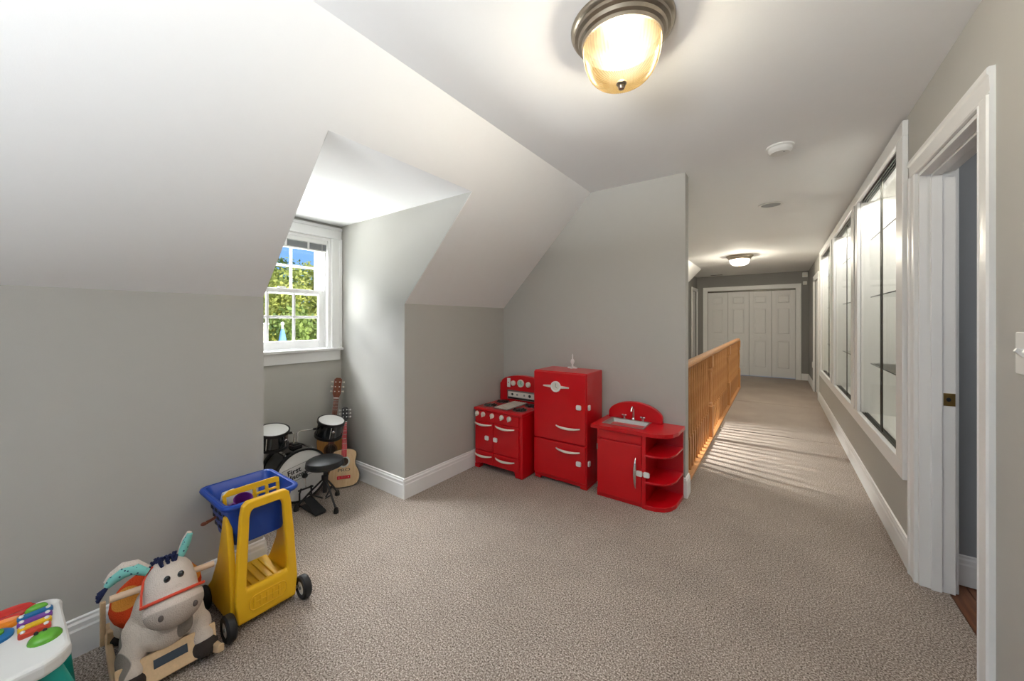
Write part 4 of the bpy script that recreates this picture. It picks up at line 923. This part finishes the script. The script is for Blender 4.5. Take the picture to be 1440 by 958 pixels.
# ------------------------------------------------------------ guitars
def guitar(name, label, B, T_, face, L_, bw_, bl, dep, side, front, neckm, headm, pegm, rosette, bridge_m, textured=False):
    B = Vector(B); T_ = Vector(T_); u = (T_ - B).normalized(); nf = Vector(face); nf = (nf - nf.dot(u) * u).normalized(); sx = u.cross(nf).normalized()
    M = Matrix((( sx.x, -nf.x, u.x, B.x), (sx.y, -nf.y, u.y, B.y), (sx.z, -nf.z, u.z, B.z), (0, 0, 0, 1)))
    t = thing(name, label, 'guitar', M=M)
    # outline: half width along the body
    prof = [(0, .30), (.02, .62), (.08, .86), (.20, .99), (.30, 1.0), (.42, .90), (.54, .745), (.62, .71), (.70, .735), (.82, .80), (.90, .775), (.96, .62), (.99, .40), (1.0, .18)]
    pts = [(h_ * bw_ / 2, z * bl) for z, h_ in prof] + [(-h_ * bw_ / 2, z * bl) for z, h_ in prof[::-1]]
    MB().prism(pts, .0, dep, 'y').build('body', side, t, .006, 3)
    fr_ = MB().prism([(x * .975, bl * .01 + z * .98) for x, z in pts], -.004, .0005, 'y').build('soundboard', front, t)
    MB().tube([(x * .985, -.001, bl * .006 + z * .988) for x, z in pts], .0028, 6, True).build('binding', black_m if textured else mahog_m, t)
    hz = bl * .66; hr = bw_ * .135
    MB().ring([(hr, 0), (hr * 1.38, 0), (hr * 1.38, .0015), (hr, .0015)], 28, Matrix.Translation((0, -.0040, hz)) @ Matrix.Rotation(PI / 2, 4, 'X')).build('rosette', rosette, fr_)
    MB().lathe([(hr, 0), (hr, .001), (0, .001)], 28, Matrix.Translation((0, -.0040, hz)) @ Matrix.Rotation(PI / 2, 4, 'X')).build('sound_hole', mk(name + '_hole', (.055, .03, .018), .8), fr_)
    bw2 = bw_ * .17
    br = MB().box(-bw2 * 1.2, bw2 * 1.2, -.013, -.003, bl * .215, bl * .30).build('bridge', bridge_m, t, .002)
    for q in (-1, 1): MB().ell((q * bw2 * .85, -.0135, bl * .257), (.003, .002, .003), 8, 6).build('bridge_pin', white_m, br)
    n0 = bl * .78; n1 = L_ * .80; nw_ = bw_ * .082
    MB().prism([(-nw_, n0), (nw_, n0), (nw_ * .82, n1), (-nw_ * .82, n1)], -.012, .010, 'y').build('neck', neckm, t, .003)
    for q in range(9):
        z = n0 + (n1 - n0) * (1 - .92 ** (q * 2.2)) / (1 - .92 ** 20); w_ = nw_ * (1 - .18 * (z - n0) / (n1 - n0))
        MB().box(-w_, w_, -.0132, -.0118, z - .001, z + .001).build('fret', chrome_m, t)
    box(-nw_ * .84, nw_ * .84, -.015, .008, n1 - .002, n1 + .005).build('nut', white_m, t)
    hw = nw_ * 1.35
    hs = MB().prism([(-nw_ * .8, n1), (nw_ * .8, n1), (hw, n1 + (L_ - n1) * .22), (hw * .95, L_ - .012), (hw * .45, L_), (-hw * .45, L_), (-hw * .95, L_ - .012), (-hw, n1 + (L_ - n1) * .22)], -.008, .010, 'y').build('headstock', headm, t, .002)
    for q in range(3):
        z = n1 + (L_ - n1) * (.33 + .23 * q)
        for sg in (-1, 1):
            MB().cyl((sg * hw * .9, .002, z), (sg * (hw + .010), .002, z), .0025, n=6).ell((sg * (hw + .015), .002, z), (.0065, .005, .0075), 10, 8).build('tuning_peg', pegm, hs)
            MB().cyl((sg * hw * .5, -.008, z), (sg * hw * .5, -.014, z), .0045, n=8).build('string_post', pegm, hs)
    for q in range(6):
        x = (q - 2.5) * nw_ * .30
        MB().cyl((x, -.0145, bl * .25), (x * .85, -.0152, n1), .0005, n=4).build('string', chrome_m, t)
    return t, M
redn_m = mk('red_guitar_neck', (.66, .02, .035), .35, var=.05); bluegt_m = mk('dark_blue_guitar_side', (.01, .06, .11), .2, var=.1, coat=.5)
gcam = Vector((.86, -.50, .12))
g1, GM = guitar('toy_guitar', 'small pale guitar with red neck, blue sides and black headstock', (-2.742, 1.578, .004), (-2.915, 1.692, .585), gcam, .618, .232, .285, .060, bluegt_m, spruce_m, redn_m, black_m, white_m, mk('pale_rosette', (.62, .63, .60), .4), redn_m, True)
text('PRO', .030, ink_m, g1, Matrix.Translation((0, -.0046, .285 * .44)) @ Matrix.Rotation(PI / 2, 4, 'X'), sx=1.6)
guitar('acoustic_guitar', 'larger brown acoustic guitar with mahogany headstock leaning behind the drums', (-2.925, 1.545, .004), (-2.975, 1.668, .822), (.80, -.60, .12), .832, .275, .385, .070, mahog_m, cedar_m, mahog_m, mahog_m, cream_m, mk('dark_rosette', (.16, .07, .03), .4), mahog_m)

# ------------------------------------------------------------ outside the dormer window
struct(MB().box(-60, -3.6, -30, 50, -1.3, -1.2).build('ground', grass_m))
def tree(label, loc, hgt, rad, n, mat, seed):
    rnd = random.Random(seed); t = thing('garden_tree', label, 'tree', loc, group='trees outside the dormer window')
    MB().tube([(0, 0, 0), (.05, .03, hgt * .3), (-.04, .05, hgt * .62)], [.16, .12, .06], 8).build('trunk', bark_m, t)
    c = MB(); blobs = [(rnd.uniform(-.6, .6) * rad, rnd.uniform(-.6, .6) * rad, hgt * (.25 + .62 * rnd.random()), rad * rnd.uniform(.35, .6)) for _ in range(26)]
    for _ in range(n):
        bx_, by_, bz_, br = rnd.choice(blobs); v = Vector((rnd.gauss(0, 1), rnd.gauss(0, 1), rnd.gauss(0, 1))).normalized() * br * rnd.uniform(.6, 1.05)
        p = Vector((bx_, by_, bz_)) + v; p.z = max(.05, p.z); s_ = rnd.uniform(.05, .10)
        a = Vector((rnd.gauss(0, 1), rnd.gauss(0, 1), rnd.gauss(0, 1))).normalized(); b = a.orthogonal().normalized()
        c.add([p - a * s_, p + b * s_ * .5, p + a * s_, p - b * s_ * .5], [(0, 1, 2, 3)])
    o = c.build('crown', mat, t); o['kind'] = 'stuff'
    return t
for i, (x, y, hh, rr_, n, mm, lb) in enumerate(((-13.2, 4.6, 4.5, 1.3, 8000, leaf_m, 'slim yellow-green leafy tree outside behind the garden post'), (-13.6, 7.4, 4.7, 1.35, 8000, leaf_m, 'tall green tree reaching above the shrubs outside the window'), (-10.2, 5.0, 2.75, 1.05, 8000, leaf2_m, 'dark green leafy shrub filling the lower panes outside'), (-10.4, 2.6, 2.8, 1.05, 6000, leaf2_m, 'bushy green shrub outside next to the pale garden post'), (-18.5, 7.2, 5.6, 2.0, 9000, leaf2_m, 'distant dark green tree behind the other trees outside'))):
    tree(lb, (x, y, -1.2), hh, rr_, n, mm, i + 3)
um = thing('garden_umbrella', 'closed blue garden umbrella outside the dormer window', 'umbrella', (-8.6, 3.58, -1.2))
MB().cyl((0, 0, 0), (0, 0, 2.42), .022).build('pole', white_m, um)
MB().lathe([(.12, 1.55), (.11, 1.75), (.08, 2.05), (.04, 2.28), (.015, 2.36), (0, 2.36)], 12).build('canopy', mk('blue_canvas', (.12, .24, .52), .8, var=.15, scale=8), um, flat=True)
MB().ell((0, 0, 2.44), (.035, .035, .04)).build('finial', white_m, um)
MB().lathe([(.25, 0), (.25, .05), (.05, .08)], 20).build('base', grey_m, um)
gp_ = thing('garden_post', 'pale square garden post beside the blue umbrella outside', 'post', (-8.7, 3.27, -1.2)); box(-.05, .05, -.05, .05, 0, 2.42).build('post', mk('weathered_post', (.5, .47, .42), .8, var=.1), gp_, .005); box(-.07, .07, -.07, .07, 2.42, 2.46).build('post_cap', white_m, gp_, .01)
